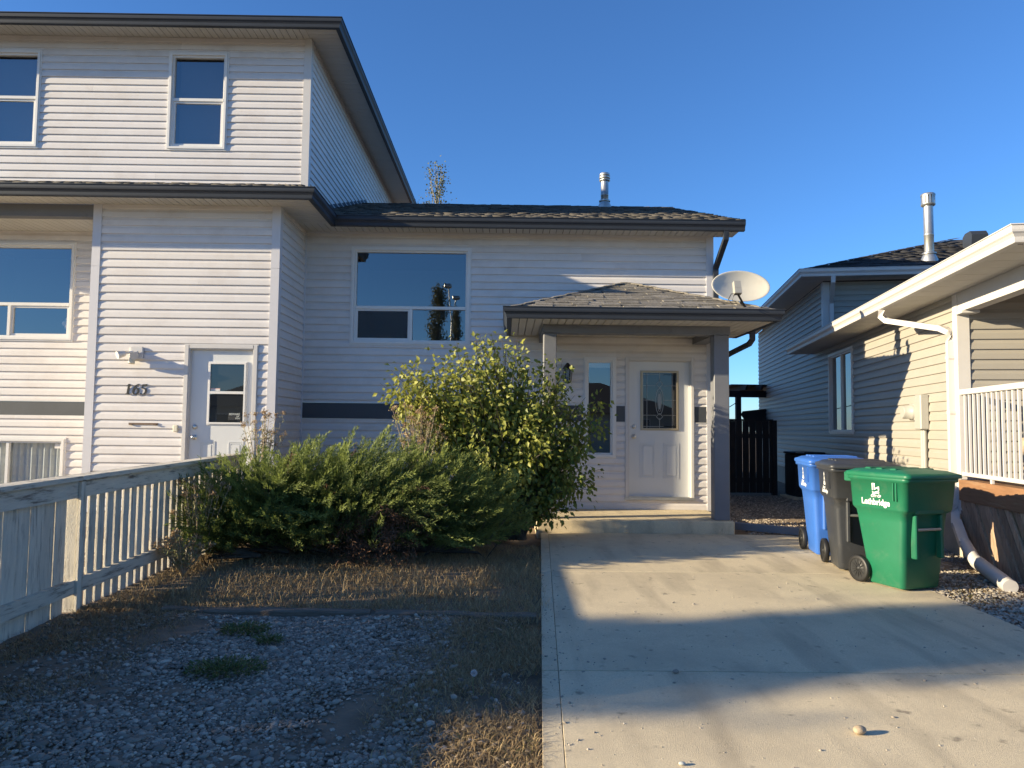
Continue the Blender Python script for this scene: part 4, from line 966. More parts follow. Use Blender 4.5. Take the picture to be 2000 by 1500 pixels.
def rock(c, r_, nm, m_, lab, cat, seed, fl=.6):
    rd = random.Random(seed); q = MB(); rings = []
    ph = [rd.uniform(0, 6) for _ in range(4)]
    for p in np.linspace(.15, math.pi-.15, 8):
        rings.append([(c[0]+r_*math.sin(p)*math.cos(t)*(1+.14*math.sin(2*t+ph[0])+.08*math.sin(3*t+ph[1]+p)), c[1]+r_*.8*math.sin(p)*math.sin(t)*(1+.1*math.sin(2*t+ph[2])), c[2]+r_*fl*(1-math.cos(p))*.5+.0) for t in np.linspace(0, 2*math.pi, 13)[:-1]])
    q.loft(rings[::-1] if False else rings, True, True); o = q.build(nm, m_); tag(o, lab, cat); return o
rock((1.715,3.60,gz(0,3.6)), .034, 'stone', 'stone_tan', 'lone tan rounded stone lying on the sunlit concrete', 'stone', 2, 1.2)
rock((1.02,4.42,gz(0,4.42)), .018, 'stone', 'pebble_tan', 'grey pebble resting on the concrete joint line', 'stone', 3, 1.3)
rock((.78,3.27,gz(0,3.3)), .014, 'stone', 'logo_worn', 'pale chip of stone on the concrete near its edge strip', 'stone', 4, 1.1)
rock((3.95,9.25,gz(0,9.2)), .17, 'garden_rock', 'dark_box', 'dark rock at the end of the grey edging board', 'rock', 6, 1.1)
ga = root('side_gate', (5.0, 15.0, .2), 'dark brown board gate closing the gap between the two houses', 'gate')
x = 3.2
while x < 5.44:
    w_ = .128; MB().bevbox(x, x+w_, 15.0, 15.022, .24, 1.70, .003).build('gate_board', 'dark_wood', ga); x += .137
for z in (.45, 1.35): MB().box(3.2, 5.45, 15.023, 15.06, z, z+.09).build('gate_rail', 'dark_wood', ga)
MB().box(3.2, 5.47, 14.985, 15.05, 1.701, 1.74).build('gate_cap', 'dark_wood', ga); MB().bevbox(5.44, 5.54, 14.97, 15.07, .15, 1.72, .005).build('gate_post', 'dark_wood', ga)
ac = root('air_conditioner', (6.0, 14.4, .2), 'black air-conditioner unit standing against the tan side wall', 'air conditioner')
MB().bevbox(5.60, 6.15, 14.15, 14.75, .24, 1.06, .02).build('casing', 'dark_box', ac); MB().bevbox(5.58, 6.17, 14.13, 14.77, 1.061, 1.10, .01).build('top_cover', 'dark_box', ac); MB().bevbox(5.52, 6.22, 14.08, 14.82, .16, .239, .01).build('base_pad', 'concrete', ac)
MB().bevbox(5.58, 5.75, 14.120, 14.131, 1.085, 1.098, .002).build('badge', 'galv', ac)
for k in range(9): MB().box(5.63, 6.12, 14.142, 14.149, .32+k*.075, .33+k*.075).build('grille_slat', 'black_plastic', ac)
pg = root('pergola', (7.0, 20.6, .2), 'dark timber pergola in the back yard behind the gate', 'pergola')
for x in (6.45, 9.2): MB().bevbox(x, x+.14, 20.5, 20.64, .2, 2.52, .008).build('pergola_post', 'dark_wood', pg)
MB().prism([(6.02,2.62),(6.20,2.44),(9.8,2.44),(9.8,2.62)], 20.52, 20.60, 'y').build('beam', 'dark_wood', pg)
for k in range(7): MB().prism([(19.9,2.76),(20.05,2.63),(23.2,2.63),(23.2,2.76)], 6.55+k*.42, 6.60+k*.42, 'x').build('rafter', 'dark_wood', pg)
MB().box(6.3, 9.5, 20.45, 23.1, 2.765, 2.80).build('canopy', 'dark_wood', pg)
MB().add([(6.60,20.56,1.95),(6.65,20.56,2.05),(7.5,20.56,2.15),(7.5,20.56,1.5),(6.9,20.56,1.5)]+[(a_,20.60,c_) for a_,c_ in ((6.60,1.95),(6.65,2.05),(7.5,2.15),(7.5,1.5),(6.9,1.5))], [(0,4,3,2,1),(5,6,7,8,9),(0,1,6,5),(1,2,7,6),(4,0,5,9)]).build('privacy_panel', 'dark_wood', pg)
sw = MB(); sw.tube([(6.47,20.5,2.30),(6.25,20.5,2.16),(5.95,20.5,2.10),(5.6,20.5,2.12),(5.2,20.5,2.22)], .012, 6); so_ = sw.build('string_light', 'black_plastic'); tag(so_, 'drooping string light with dark bulbs hung from the pergola post', 'string light')
MB().tube([(6.0,20.5,2.10),(6.0,20.5,2.02)], .02, 6).tube([(6.0,20.5,2.02),(6.0,20.5,1.98),(6.0,20.5,1.93)], [.018,.04,.012], 8).build('bulb', 'black_plastic', so_)

# ------------------------------------------------------------ vegetation helpers
def blades(P, h, w, lean, var, seed=0, two=True):
    """P (n,3) base points; 2-segment tapering blades"""
    r_ = np.random.default_rng(seed); n = len(P); a = r_.uniform(0, 2*np.pi, n); b = r_.uniform(0, 2*np.pi, n)
    side = np.stack([np.cos(a), np.sin(a), np.zeros(n)], 1)*w[:,None]*.5; ld = np.stack([np.cos(b), np.sin(b), np.zeros(n)], 1)
    up_ = np.array([0,0,1.])
    mid = P+ld*(lean*h*.35)[:,None]+up_*(h*.55)[:,None]; tip = P+ld*(lean*h)[:,None]+up_*(h*(1-.35*np.minimum(lean,1.6)))[:,None]
    V = np.stack([P-side, P+side, mid+side*.7, mid-side*.7, tip], 1).reshape(-1,3); i = np.arange(n)*5
    F = np.concatenate([np.stack([i,i+1,i+2],1), np.stack([i,i+2,i+3],1), np.stack([i+3,i+2,i+4],1)])
    return V, F, np.repeat(var, 5)
def leaf_mesh(P, Dr, Nn, L, W, var):
    """folded pointed leaves: base P, direction Dr (unit), normal Nn"""
    n = len(P); S = np.cross(Dr, Nn); S /= np.linalg.norm(S, axis=1)[:,None]+1e-9; U_ = np.cross(S, Dr)
    Lc, Wc = L[:,None], W[:,None]
    V = np.stack([P, P+Dr*Lc*.38+S*Wc*.5+U_*Wc*.18, P+Dr*Lc*.42, P+Dr*Lc*.38-S*Wc*.5+U_*Wc*.18, P+Dr*Lc-U_*Lc*.12], 1).reshape(-1,3)
    i = np.arange(n)*5
    F = np.concatenate([np.stack([i,i+1,i+2],1), np.stack([i,i+2,i+3],1), np.stack([i+1,i+4,i+2],1), np.stack([i+2,i+4,i+3],1)])
    return V, F, np.repeat(var, 5)
def unit(v): return v/(np.linalg.norm(v, axis=-1, keepdims=True)+1e-9)

# ------------------------------------------------------------ juniper
ju = root('juniper_bush', (-1.75, 8.15, .11), 'wide spreading dark green juniper with feathery sprays in front of the tower', 'shrub')
def juniper():
    r_ = np.random.default_rng(5); V=[];F=[];A=[]; off=0; VD=[];FD_=[];AD=[]; offd=0
    lobes = [(-2.7,7.95,.85,.9,.92),(-2.05,8.0,.8,.95,1.03),(-1.4,8.0,.85,1.0,1.07),(-.8,8.1,.75,.9,.98),(-.38,8.15,.65,.7,.88),(-3.05,7.7,.5,.6,.78)]
    stems = MB(); ns = 0
    for s in range(2500):
        lx, ly, rx, ry, hh = lobes[r_.choice(len(lobes), p=[.2,.22,.24,.18,.08,.08])]
        az_ = r_.uniform(0, 2*np.pi); ce = r_.uniform(.02, 1.0)**.8; el_ = math.asin(ce)
        q = np.array([math.cos(az_)*math.cos(el_), math.sin(az_)*math.cos(el_), math.sin(el_)])
        depth = r_.uniform(.5, 1.10) if s % 9 else r_.uniform(1.05, 1.17)
        tip = np.array([lx+q[0]*rx*depth, ly+q[1]*ry*depth, .12+max(.10, q[2]*hh*depth+.10)])
        if tip[1] > 9.2: continue
        hollow = (-1.70 < tip[0] < -.95) and tip[1] < 7.7 and tip[2] < .66
        if hollow and r_.random() < .92: continue
        L = r_.uniform(.55, 1.0); outd = unit(np.array([q[0]*.75+.42*(1 if tip[0] > -2.3 else -.1), q[1]*.8-.1, .30+.55*q[2]+r_.normal(0,.12)]))
        outd = unit(outd+r_.normal(0, .09, 3)+.18*np.array([math.sin(tip[0]*5.1+tip[2]*7), math.cos(tip[1]*6.3), math.sin(tip[0]*4.2+1)])); base = tip-outd*L
        if base[2] < .08: base[2] = .08
        k = 44; ts = np.linspace(.2, 1, k); pts = base+(tip-base)*ts[:,None]; pts[:,2] += .10*np.sin(ts*np.pi)+.05*ts**4
        dead = r_.random() < .012
        v_ = np.clip(r_.normal(.36, .24), 0, 1)
        m_ = 4; ax_ = unit(np.gradient(pts, axis=0))
        rad = unit(r_.normal(0, 1, (k,3))); rad = unit(rad-ax_*(rad*ax_).sum(1)[:,None]); bd = unit(ax_*1.0+rad*.44+np.array([0,0,.05])); bl = (.095*(1-ts)**.8+.028)*r_.uniform(.6,1.25,k)
        f_ = np.linspace(.12, 1, m_); P = (pts[:,None,:]+bd[:,None,:]*bl[:,None,None]*f_[None,:,None]).reshape(-1,3); n = len(P); tt = np.repeat(ts, m_)
        d_ = unit(np.repeat(bd, m_, 0)*1.5+unit(r_.normal(0,1,(n,3)))*.5); ln = r_.uniform(.025,.05,n); wd = r_.uniform(.0026,.0048,n)
        sd_ = unit(np.cross(d_, r_.normal(0,1,(n,3))))*wd[:,None]
        vv = np.stack([P-sd_*.5, P+d_*ln[:,None]*.45+sd_, P+d_*ln[:,None], P+d_*ln[:,None]*.45-sd_], 1).reshape(-1,3)
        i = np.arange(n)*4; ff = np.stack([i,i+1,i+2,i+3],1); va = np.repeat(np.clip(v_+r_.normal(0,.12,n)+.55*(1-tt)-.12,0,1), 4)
        if dead: VD.append(vv); FD_.append(ff+offd); AD.append(va); offd += len(vv)
        else: V.append(vv); F.append(ff+off); A.append(va); off += len(vv)
        if s % 9 == 0 and ns < 120: stems.tube([(lx*.6-1.75*.4, ly, .15), tuple((base+np.array([lx,ly,.2]))/2), tuple(base), tuple(pts[10])], [.022,.014,.008,.003], 5); ns += 1
    for s in range(70):   # dead twigs in the hollow
        p = np.array([r_.uniform(-1.75,-.9), r_.uniform(7.35,7.8), r_.uniform(.22,.70)]); n = 40
        d0 = unit(np.array([r_.normal(0,.4), -.5, r_.normal(-.4,.4)])); P = p+d0*r_.uniform(0,.25,n)[:,None]+r_.normal(0,.02,(n,3)); d_ = unit(d0+r_.normal(0,.6,(n,3))); ln = r_.uniform(.03,.09,n); sd_ = unit(np.cross(d_, r_.normal(0,1,(n,3))))*.004
        vv = np.stack([P-sd_, P+d_*ln[:,None]*.5+sd_, P+d_*ln[:,None], P+d_*ln[:,None]*.5-sd_],1).reshape(-1,3); i = np.arange(n)*4
        VD.append(vv); FD_.append(np.stack([i,i+1,i+2,i+3],1)+offd); AD.append(np.repeat(r_.uniform(0,1,n),4)); offd += len(vv)
    for s in range(14):
        x = r_.uniform(-2.6,-.5); stems.tube([(-1.7+.2*s/14, 8.2, .05), ((x-1.7)/2, 7.95, r_.uniform(.2,.4)), (x, r_.uniform(7.5,7.8), r_.uniform(.3,.7))], [.03,.02,.006], 6)
    stems.build('branches', 'bark', ju)
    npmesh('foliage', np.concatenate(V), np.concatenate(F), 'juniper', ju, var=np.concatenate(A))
    npmesh('dead_foliage', np.concatenate(VD), np.concatenate(FD_), 'juniper_dead', ju, var=np.concatenate(AD))
juniper()

# ------------------------------------------------------------ leafy shrub by the porch post
sh = root('leafy_shrub', (.05, 9.25, .13), 'tall yellow-green leafy shrub crowding the left porch post', 'shrub')
def shrub():
    r_ = np.random.default_rng(9)
    def w_(px, py, yy): return np.array([(px-1000)/1430*yy, yy, 1.5+(837-py)/1430*yy])
    lob = []
    for px, py, rp, yy, wt, yel in ((965,745,88,9.1,1.2,.3),(905,740,66,9.0,1.1,.25),(825,765,70,9.0,1.7,.0),(800,760,45,9.0,.7,.1),(855,825,66,8.9,1.5,.1),(900,830,88,8.85,1.2,.3),(985,850,105,8.8,1.6,.45),(1050,780,75,9.15,1.,.55),(1085,850,80,9.1,1.1,.65),(1110,925,65,9.2,.8,.75),(1040,930,90,8.95,1.2,.6),(985,960,75,8.9,.9,.6),(1015,1010,58,9.0,.7,.5),(1150,825,48,9.3,.8,.6),(1130,880,62,9.3,1.2,.7),(1140,940,40,9.35,.6,.75),(1105,800,55,9.25,.9,.6),(1172,790,22,9.3,.2,.5),(1100,730,30,9.2,.25,.5),(1000,690,42,9.1,.45,.3),(940,690,42,9.1,.45,.25),(785,770,26,9.0,.25,.05),(1085,990,45,9.15,.4,.7),(1040,705,20,9.2,.12,.5)):
        lob.append((w_(px, py, yy), rp/1430*yy, wt, yel))
    wts = np.array([l[2] for l in lob]); wts /= wts.sum()
    stems = MB(); Ps=[];Ds=[];Vs=[]
    base = np.array([.02, 9.22, .12])
    for k in range(600):
        i = r_.choice(len(lob), p=wts); c, rad, _, yel = lob[i]
        d0 = unit(r_.normal(0,1,3)+np.array([0,-.25,.35])); end = c+d0*rad*r_.uniform(.5, 1.22); end[1] = min(end[1], 9.75); end[2] = max(end[2], .35)
        b0 = base+np.array([r_.uniform(-.25,.25), r_.uniform(-.1,.12), 0]); mid = b0*.45+c*.55+r_.normal(0,.06,3)
        n = 8; ts = np.linspace(0,1,n)[:,None]; path = (1-ts)**2*b0+2*ts*(1-ts)*mid+ts**2*end+np.array([0,0,.10])*np.sin(ts*3.1)
        if k % 2 == 0: stems.tube([tuple(p) for p in path], [float(q) for q in np.linspace(.011,.002,n)], 5, cap=False)
        # leaves along last part, pairs drooping
        m_ = 30; tt = r_.uniform(.45, 1.0, m_)[:,None]; P = (1-tt)**2*b0+2*tt*(1-tt)*mid+tt**2*end+np.array([0,0,.10])*np.sin(tt*3.1)
        P = P+r_.normal(0, .055, (m_,3)); dr2 = unit((P-c)*.9/rad+r_.normal(0,.55,(m_,3))+np.array([0,-.15,-.55]))
        Ps.append(P); Ds.append(dr2); Vs.append(np.clip(r_.normal(yel, .22, m_), 0, 1))
    P = np.concatenate(Ps); Dr = np.concatenate(Ds); va = np.concatenate(Vs)
    ok = P[:,1] < 9.80; P, Dr, va = P[ok], Dr[ok], va[ok]; n = len(P)
    Nn = unit(r_.normal(0,.6,(n,3))+np.array([-.2,-.6,.55])); L = r_.uniform(.042,.092,n); W = L*r_.uniform(.5,.68,n)
    order = np.argsort(P[:,1]-.5*L*10*0); lone = set(order[:300].tolist())
    rest = np.array([i for i in range(n) if i not in lone])
    V,F,A = leaf_mesh(P[rest], Dr[rest], Nn[rest], L[rest], W[rest], va[rest])
    npmesh('foliage', V, F, 'leaf', sh, var=A); stems.build('stems', 'bark', sh)
    variants = {}
    z0 = np.zeros((1,3))
    for kk in range(8):
        v,f,_ = leaf_mesh(z0, np.array([[0,0,-1.]]), unit(np.array([[.1*(kk-4),-1,.3]])), np.array([.06+.005*kk]), np.array([.04+.003*kk]), np.array([0.]))
        me = bpy.data.meshes.new('leaf'); me.from_pydata([tuple(q) for q in v], [], f.tolist()); me.materials.append(MAT['leaf_lone']); me.update(); variants[kk] = me
    for i in order[:300]:
        q = Vector((0,0,-1)).rotation_difference(Vector(Dr[i])); e = (q @ Matrix.Rotation(r_.uniform(-1,1), 3, 'Z').to_quaternion()).to_euler()
        place('leaf', variants[int(r_.integers(8))], P[i], sh, rot=e)
shrub()

# ------------------------------------------------------------ dry flower plants
def flower_plant(loc, h, spread, n, label, seed, green=.4):
    o = root('dried_flower_plant', loc, label, 'plant', 'dried flowering plants around the juniper'); r_ = np.random.default_rng(seed); st_ = MB(); P=[];Hh=[]
    for k in range(n):
        a = r_.uniform(0, 2*np.pi); s = r_.uniform(0, 1)**.6*spread; hh = h*r_.uniform(.55, 1.0)
        tip = np.array([loc[0]+s*math.cos(a), loc[1]+s*math.sin(a)*.6, loc[2]+hh])
        st_.tube([loc, tuple((np.array(loc)*.5+tip*.5)+np.array([s*.1*math.cos(a),0,.05])), tuple(tip)], [.006,.004,.002], 4, cap=False)
        m_ = 26; t = r_.uniform(.25,.95,m_)[:,None]; P.append(np.array(loc)*(1-t)+tip*t+r_.normal(0,.02,(m_,3)))
        Hh.append(tip+r_.normal(0,.014,(26,3))*np.array([1,1,.8]))
    st_.build('stems', 'stone_tan', o)
    P = np.concatenate(P); n_ = len(P); V,F,A = leaf_mesh(P, unit(r_.normal(0,.5,(n_,3))+np.array([0,0,.7])), unit(r_.normal(0,1,(n_,3))), r_.uniform(.03,.06,n_), r_.uniform(.008,.014,n_), r_.uniform(0,1,n_)); npmesh('foliage', V, F, 'weed', o, var=A)
    P = np.concatenate(Hh); n_ = len(P); V,F,A = leaf_mesh(P, unit(r_.normal(0,1,(n_,3))+np.array([0,0,.4])), unit(r_.normal(0,1,(n_,3))), r_.uniform(.015,.032,n_), r_.uniform(.010,.018,n_), r_.uniform(0,1,n_)); npmesh('flower_heads', V, F, 'dry_flower', o, var=A)
flower_plant((-1.02, 8.65, .75), 1.02, .36, 60, 'bushy beige dried flower plant rising above the juniper top', 31)
flower_plant((-2.90, 8.75, .75), .92, .28, 26, 'sparse dried flower stalks before the white door of 165', 32)
flower_plant((-3.05, 7.35, .15), .80, .30, 22, 'thin dried flower stalks between board fence and juniper', 33)
flower_plant((-3.0, 6.95, .10), .42, .28, 26, 'low leafy weed at the foot of the fence and juniper', 34)

# ------------------------------------------------------------ pebbles and grass
_t = (1+5**.5)/2
ICO = unit(np.array([(-1,_t,0),(1,_t,0),(-1,-_t,0),(1,-_t,0),(0,-1,_t),(0,1,_t),(0,-1,-_t),(0,1,-_t),(_t,0,-1),(_t,0,1),(-_t,0,-1),(-_t,0,1)], dtype=float))
ICF = np.array([(0,11,5),(0,5,1),(0,1,7),(0,7,10),(0,10,11),(1,5,9),(5,11,4),(11,10,2),(10,7,6),(7,1,8),(3,9,4),(3,4,2),(3,2,6),(3,6,8),(3,8,9),(4,9,5),(2,4,11),(6,2,10),(8,6,7),(9,8,1)])
def pebbles(P, size, seed, m_, name, label):
    r_ = np.random.default_rng(seed); n = len(P); sc = size[:,None]*np.stack([r_.uniform(.8,1.5,n), r_.uniform(.65,1.1,n), r_.uniform(.4,.75,n)],1)
    B = ICO[None]*(1+r_.normal(0,.10,(n,12,1))); B = B*sc[:,None,:]
    a = r_.uniform(0,2*np.pi,n); ca_, sa_ = np.cos(a)[:,None], np.sin(a)[:,None]; tl = r_.normal(0,.3,n)[:,None]
    x = B[:,:,0]*ca_-B[:,:,1]*sa_; y = B[:,:,0]*sa_+B[:,:,1]*ca_; z = B[:,:,2]+x*tl*.5
    V = np.stack([x,y,z],-1)+P[:,None,:]; F = (ICF[None]+np.arange(n)[:,None,None]*12).reshape(-1,3)
    v_ = np.clip(r_.beta(1.0,2.6,n),0,1); o = npmesh(name, V.reshape(-1,3), F, m_, var=np.repeat(v_,12), smooth=True); tag(o, label, 'gravel', kind='stuff'); return o
def noise2(x, y, s=1.0): return .5+.25*(np.sin(x*2.1*s+1.3)*np.cos(y*1.7*s+.4)+np.sin(x*4.3*s-y*3.1*s+2.)*.6+np.sin(x*1.1*s+y*5.7*s)*.4)
def gravel_left():
    r_ = np.random.default_rng(41); n = 110000
    x = r_.uniform(-3.25, .12, n); y = 1.6+(5.62-1.6)*r_.uniform(0,1,n)**1.0
    bare = noise2(x, y, 1.1)-.28*np.exp(-((x+2.25)/.22)**2)-.28*np.exp(-((x+.75)/.22)**2)*(y > 3.4); edge = np.clip((-.30-x)/.35, 0, 1)*np.clip((x+2.95)/.5, .0, 1)
    edge = np.where(y < 3.6, np.clip((-.10-x)/.45,0,1)*np.clip((x+3.2)/.3,0,1), edge)
    keep = r_.random(n) < np.clip((-.05+1.45*bare)*edge+.05, 0, 1); x, y = x[keep], y[keep]; n = len(x)
    s = np.clip(r_.lognormal(math.log(.0078), .50, n), .003, .028); z = gzn(y)-.012+.016*np.sin(x*3.1+y*2.3)*np.sin(y*1.7-x*1.1)+r_.uniform(.0,.011,n)
    pebbles(np.stack([x,y,z],1), s, 1, 'pebble', 'gravel', 'bed of grey river pebbles between fence and driveway')
gravel_left()
def grit():
    r_ = np.random.default_rng(77); n = 900; x = np.where(r_.random(n) < .45, .25+r_.exponential(.12, n), r_.uniform(.3, 3.8, n)); y = r_.uniform(2.2, 9.6, n)*.6+r_.uniform(2.2, 5.2, n)*.4; ok = (x > dl(y)+.01) & (x < dr(y)-.05); x, y = x[ok], y[ok]; n = len(x)
    s = np.clip(r_.lognormal(math.log(.0032), .55, n), .0015, .011); pebbles(np.stack([x,y,gzn(y)+s*.3],1), s, 9, 'pebble_tan', 'grit', 'loose grit and tiny stones scattered over the driveway')
grit()
def gravel_right():
    r_ = np.random.default_rng(43); n = 26000
    x = r_.uniform(3.6, 5.6, n); y = r_.uniform(3.2, 9.2, n); ok = (x > dr(y)+.0) & (x < 5.131-(8.235-y)*math.tan(NA)+.25) & (r_.random(n) < np.clip(.25+.9*noise2(x,y,1.4),0,1)); x, y = x[ok], y[ok]; n = len(x)
    s = np.clip(r_.lognormal(math.log(.0115), .35, n), .005, .026); pebbles(np.stack([x,y,gzn(y)-.015+r_.uniform(0,.016,n)],1), s, 2, 'pebble_tan', 'gravel_strip', 'tan pebble strip between driveway and neighbouring deck')
    n = 12000; x = r_.uniform(3.1, 6.2, n); y = r_.uniform(9.8, 14.8, n); ok = (x > 3.25) & (x < 5.3+.18*(y-8.2)); x, y = x[ok], y[ok]; n = len(x)
    pebbles(np.stack([x,y,gzn(y)-.012+r_.uniform(0,.012,n)],1), np.clip(r_.lognormal(math.log(.013), .3, n), .005, .03), 3, 'pebble', 'side_gravel', 'grey gravel in the shaded passage before the gate')
gravel_right()
def grass():
    r_ = np.random.default_rng(51); Vs=[];Fs=[];As=[];off=0
    def patch(n, fx_, hmin, hmax, dens, lean, vr, wmin=.003, wmax=.006, seed=0):
        nonlocal off
        x, y = fx_(n); ok = r_.random(len(x)) < dens(x, y); x, y = x[ok], y[ok]; n = len(x)
        P = np.stack([x,y,gzn(y)-.018+.012*np.sin(x*3.1+y*2.3)*np.sin(y*1.7-x*1.1)],1); V,F,A = blades(P, r_.uniform(hmin,hmax,n), r_.uniform(wmin,wmax,n), r_.uniform(*lean,n), np.clip(r_.normal(*vr,n),0,1), seed)
        Vs.append(V); Fs.append(F+off); As.append(A); off += len(V)
    U = lambda x0,x1,y0,y1: (lambda n: (r_.uniform(x0,x1,n), r_.uniform(y0,y1,n)))
    patch(60000, U(-3.25,.38,5.74,8.6), .02, .085, lambda x,y: np.clip(.25+noise2(x,y,2.)*.9-.25*(x<-2.4),0,1)*(x < dl(y)-.01), (.3,1.8), (.35,.25), seed=1)
    patch(5000, U(-3.2,.35,5.8,7.2), .06, .14, lambda x,y: np.clip(noise2(x,y,2.6)*1.2-.3,0,1), (.2,1.2), (.25,.25), seed=2)
    patch(26000, U(-3.25,-2.0,3.2,6.4), .02, .08, lambda x,y: np.clip((noise2(x,y,1.6)*1.6-.2)*np.clip((-2.15-x)/.5,0,1),0,1), (.6,2.2), (.6,.25), seed=3)
    patch(42000, U(-.9,.28,1.8,5.7), .02, .08, lambda x,y: np.clip((noise2(x,y,2.2)*1.6-.15)*np.clip((x+.75)/.5,0,1),0,1)*(x < dl(y)-.01), (.5,2.0), (.45,.28), seed=4)
    patch(30000, U(3.7,5.6,3.2,9.0), .015, .055, lambda x,y: np.clip(noise2(x,y,2.4)*1.5-.45,0,1)*(x > dr(y)+.03)*(x < 5.131-(8.235-y)*math.tan(NA)-.05), (.6,2.2), (.35,.25), seed=5)
    patch(3000, U(-3.2,.3,5.85,7.6), .08, .2, lambda x,y: np.clip(noise2(x,y,3.1)*1.6-.75,0,1)*(x < dl(y)-.02), (.3,1.3), (.15,.2), .003, .005, seed=12)
    patch(9000, U(-2.2,-.2,1.7,5.6), .02, .06, lambda x,y: np.clip(noise2(x+3,y,1.7)*2.2-1.35,0,1), (.6,2.0), (.4,.25), seed=6)
    o = npmesh('dry_grass', np.concatenate(Vs), np.concatenate(Fs), 'dry_grass', var=np.concatenate(As)); tag(o, 'short dry straw grass around shrubs, fence and driveway edges', 'grass', kind='stuff')
    Vs=[];Fs=[];As=[];off=0
    patch(7000, U(3.75,5.4,3.4,8.8), .02, .06, lambda x,y: np.clip(noise2(x*1.3,y,2.0)*2-1.05,0,1)*(x > dr(y)+.05)*(x < 5.131-(8.235-y)*math.tan(NA)-.1), (.5,1.8), (.3,.25), seed=7)
    patch(5000, U(-.6,.3,2.0,5.4), .02, .07, lambda x,y: np.clip(noise2(x*1.6,y,2.0)*2-1.1,0,1)*(x < dl(y)-.02), (.5,1.8), (.5,.25), seed=8)
    o = npmesh('green_grass', np.concatenate(Vs), np.concatenate(Fs), 'green_grass', var=np.concatenate(As)); tag(o, 'scattered green grass blades among the dry turf', 'grass', kind='stuff')
grass()
def weed(x, y, r0_, n, seed, lab):
    r_ = np.random.default_rng(seed); a = r_.uniform(0,2*np.pi,n); d = r0_*r_.uniform(0,1,n)**.6
    P = np.stack([x+d*np.cos(a)*1.25, y+d*np.sin(a)*.8, gz(0,y)+r_.uniform(0,.045,n)],1); V,F,A = leaf_mesh(P, unit(np.stack([np.cos(a),np.sin(a),np.full(n,.7)],1)+r_.normal(0,.5,(n,3))), unit(r_.normal(0,.5,(n,3))+np.array([0,0,1])), r_.uniform(.02,.04,n), r_.uniform(.008,.014,n), r_.uniform(0,1,n))
    o = npmesh('weed', V, F, 'green_grass', var=A, kind=None); tag(o, lab, 'weed', 'green weeds growing in the gravel')
weed(-1.78, 5.15, .13, 500, 1, 'green weed clump in gravel, close behind two others'); weed(-1.55, 4.93, .07, 200, 2, 'smallest green weed tuft in the gravel'); weed(-1.62, 4.38, .18, 800, 3, 'largest green weed clump spreading over the gravel')
dn_ = root('dandelion', (-.16, 4.06, gz(0,4.06)-.01), 'lone pale dandelion seed head standing at the gravel edge', 'dandelion')
MB().tube([(-.16,4.06,.045),(-.165,4.05,.12),(-.16,4.05,.165)], .0025, 5).build('stem', 'weed', dn_)
pz = ICO*.017; r_ = np.random.default_rng(3); dd_ = unit(r_.normal(0,1,(160,3))); P = np.array([-.16,4.05,.175])+dd_*.004; V,F,A = leaf_mesh(P, dd_, unit(r_.normal(0,1,(160,3))), np.full(160,.017), np.full(160,.006), r_.uniform(0,.3,160)); npmesh('seed_head', V, F, 'sticker', dn_, kind=None)

# ------------------------------------------------------------ trees: poplar tips behind the roof; others stand behind and left of the camera
def tree(loc, h, crown_r, z0, n, label, seed, leaf=.06, m_='leaf_poplar', columnar=True, name='poplar_tree', group=None, nb_=60, bark='bark_pale', cz=None):
    o = root(name, loc, label, 'tree', group); r_ = np.random.default_rng(seed); t = MB(); x0,y0,zz = loc
    t.tube([(x0,y0,zz-.1),(x0+.05,y0,zz+h*.3),(x0-.03,y0+.03,zz+h*.65),(x0,y0,zz+h*.98)], [h*.017,h*.013,h*.008,.006], 8); Ps=[];Ds=[]
    for k in range(nb_):
        f = r_.uniform(z0,.97); a = r_.uniform(0,2*np.pi); prof = math.sin(min(1,(1-f)/(1-z0)*1.02)*np.pi*.5)**.7 if columnar else max(.15, math.sqrt(max(0, 1-((f-(z0+1)/2)/((1-z0)/2))**2)))
        rr = crown_r*prof*r_.uniform(.6,1.1); b0 = np.array([x0,y0,zz+h*(f-.06 if columnar else max(z0*.6, f-.25))]); e = np.array([x0+rr*math.cos(a), y0+rr*math.sin(a), zz+h*min(1,f+(.06 if columnar else .0))])
        t.tube([tuple(b0), tuple((b0+e)/2+np.array([rr*.1*math.cos(a),rr*.1*math.sin(a),-.05 if columnar else .1])), tuple(e)], [.004*h*(1-f)+.012,.012,.004], 5, cap=False)
        m2 = n//nb_; tt = r_.uniform(.25,1.08,m2)[:,None]; P = b0*(1-tt)+e*tt+r_.normal(0,crown_r*.13,(m2,3)); Ps.append(P); Ds.append(unit(r_.normal(0,.7,(m2,3))+np.array([0,0,-.4])))
    t.build('trunk', bark, o); P = np.concatenate(Ps); D_ = np.concatenate(Ds); n_ = len(P)
    V,F,A = leaf_mesh(P, D_, unit(r_.normal(0,1,(n_,3))), r_.uniform(.7,1.3,n_)*leaf, r_.uniform(.6,.9,n_)*leaf, r_.uniform(0,1,n_)); npmesh('crown', V, F, m_, o, var=A)
tree((-2.5, 25, .2), 10.4, .95, .3, 2800, 'poplar whose thin leafy tips rise above the single-storey roof', 61, leaf=.08, nb_=60)
tree((-4.0, -20, 0), 9.7, .95, .12, 9000, 'columnar poplar across the street, mirrored in the front window', 62, leaf=.11, nb_=120, bark='bark')
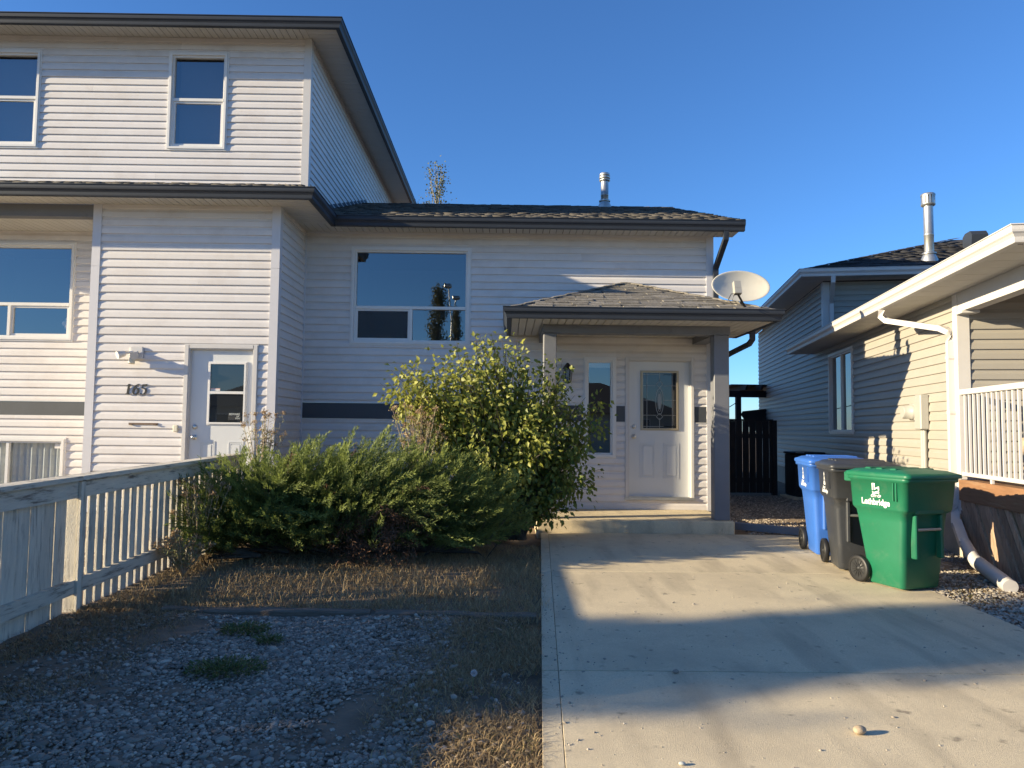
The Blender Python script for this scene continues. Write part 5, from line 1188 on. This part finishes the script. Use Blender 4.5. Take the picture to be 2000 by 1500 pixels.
tree((-3.0, -20.5, 0), 8.4, .6, .12, 6000, 'slim columnar poplar mirrored beside the lamp post', 63, leaf=.11, nb_=90, bark='bark')
tree((-20.0, -.05, 0), 8.6, 1.05, .06, 26000, 'dense columnar poplar beside the street whose shade bands the driveway', 70, leaf=.17, name='poplar_tree', nb_=200, bark='bark')
lp = root('street_lamp', (-3.35, -21.5, 0), 'twin-headed grey street lamp mirrored in the front window', 'street lamp')
MB().tube([(-3.35,-21.5,0),(-3.35,-21.5,7.9)], [.11,.07], 10).build('pole', 'galv', lp)
for s, zt in ((-1, 10.0), (1, 9.3)): MB().tube([(-3.35,-21.5,7.9),(-3.35+s*.12,-21.5,8.7),(-3.35+s*.25,-21.5,zt)], .04, 8).build('arm', 'galv', lp); MB().bevbox(-3.35+s*.25-.25,-3.35+s*.25+.2,-21.7,-21.3,zt-.1,zt+.12,.05).build('lamp_head', 'galv', lp)
def far_house(x0, x1, y0, y1, ze, zr, label):
    o = root('bungalow', ((x0+x1)/2,(y0+y1)/2,0), label, 'house', 'bungalows across the street'); MB().box(x0,x1,y0,y1,0,ze).build('wall','house_far',o); ov=.5; my=(y0+y1)/2; ins=(y1-y0)/2
    MB().add([(x0-ov,y0-ov,ze),(x1+ov,y0-ov,ze),(x1+ov,y1+ov,ze),(x0-ov,y1+ov,ze),(x0+ins,my,zr),(x1-ins,my,zr)],[(0,1,5,4),(1,2,5),(2,3,4,5),(3,0,4),(0,3,2,1)]).build('roof','roof_deck',o)
    for k in range(3):
        u = x0+(x1-x0)*(.2+.3*k); w_=MB().box(u-.7,u+.7,y1,y1+.05,1.1,2.2).build('window','pvc',o); MB().box(u-.62,u+.62,y1+.051,y1+.055,1.18,2.12).build('pane','black_plastic',w_)
far_house(-19,-7,-33,-24,2.6,5.0,'bungalow with dark hip roof across the street beside poplars'); far_house(-2,11,-33,-24,2.5,4.7,'bungalow with dark hip roof across the street facing the porch'); far_house(15,27,-33,-24,2.6,4.9,'bungalow with dark hip roof across the street beyond the bins')
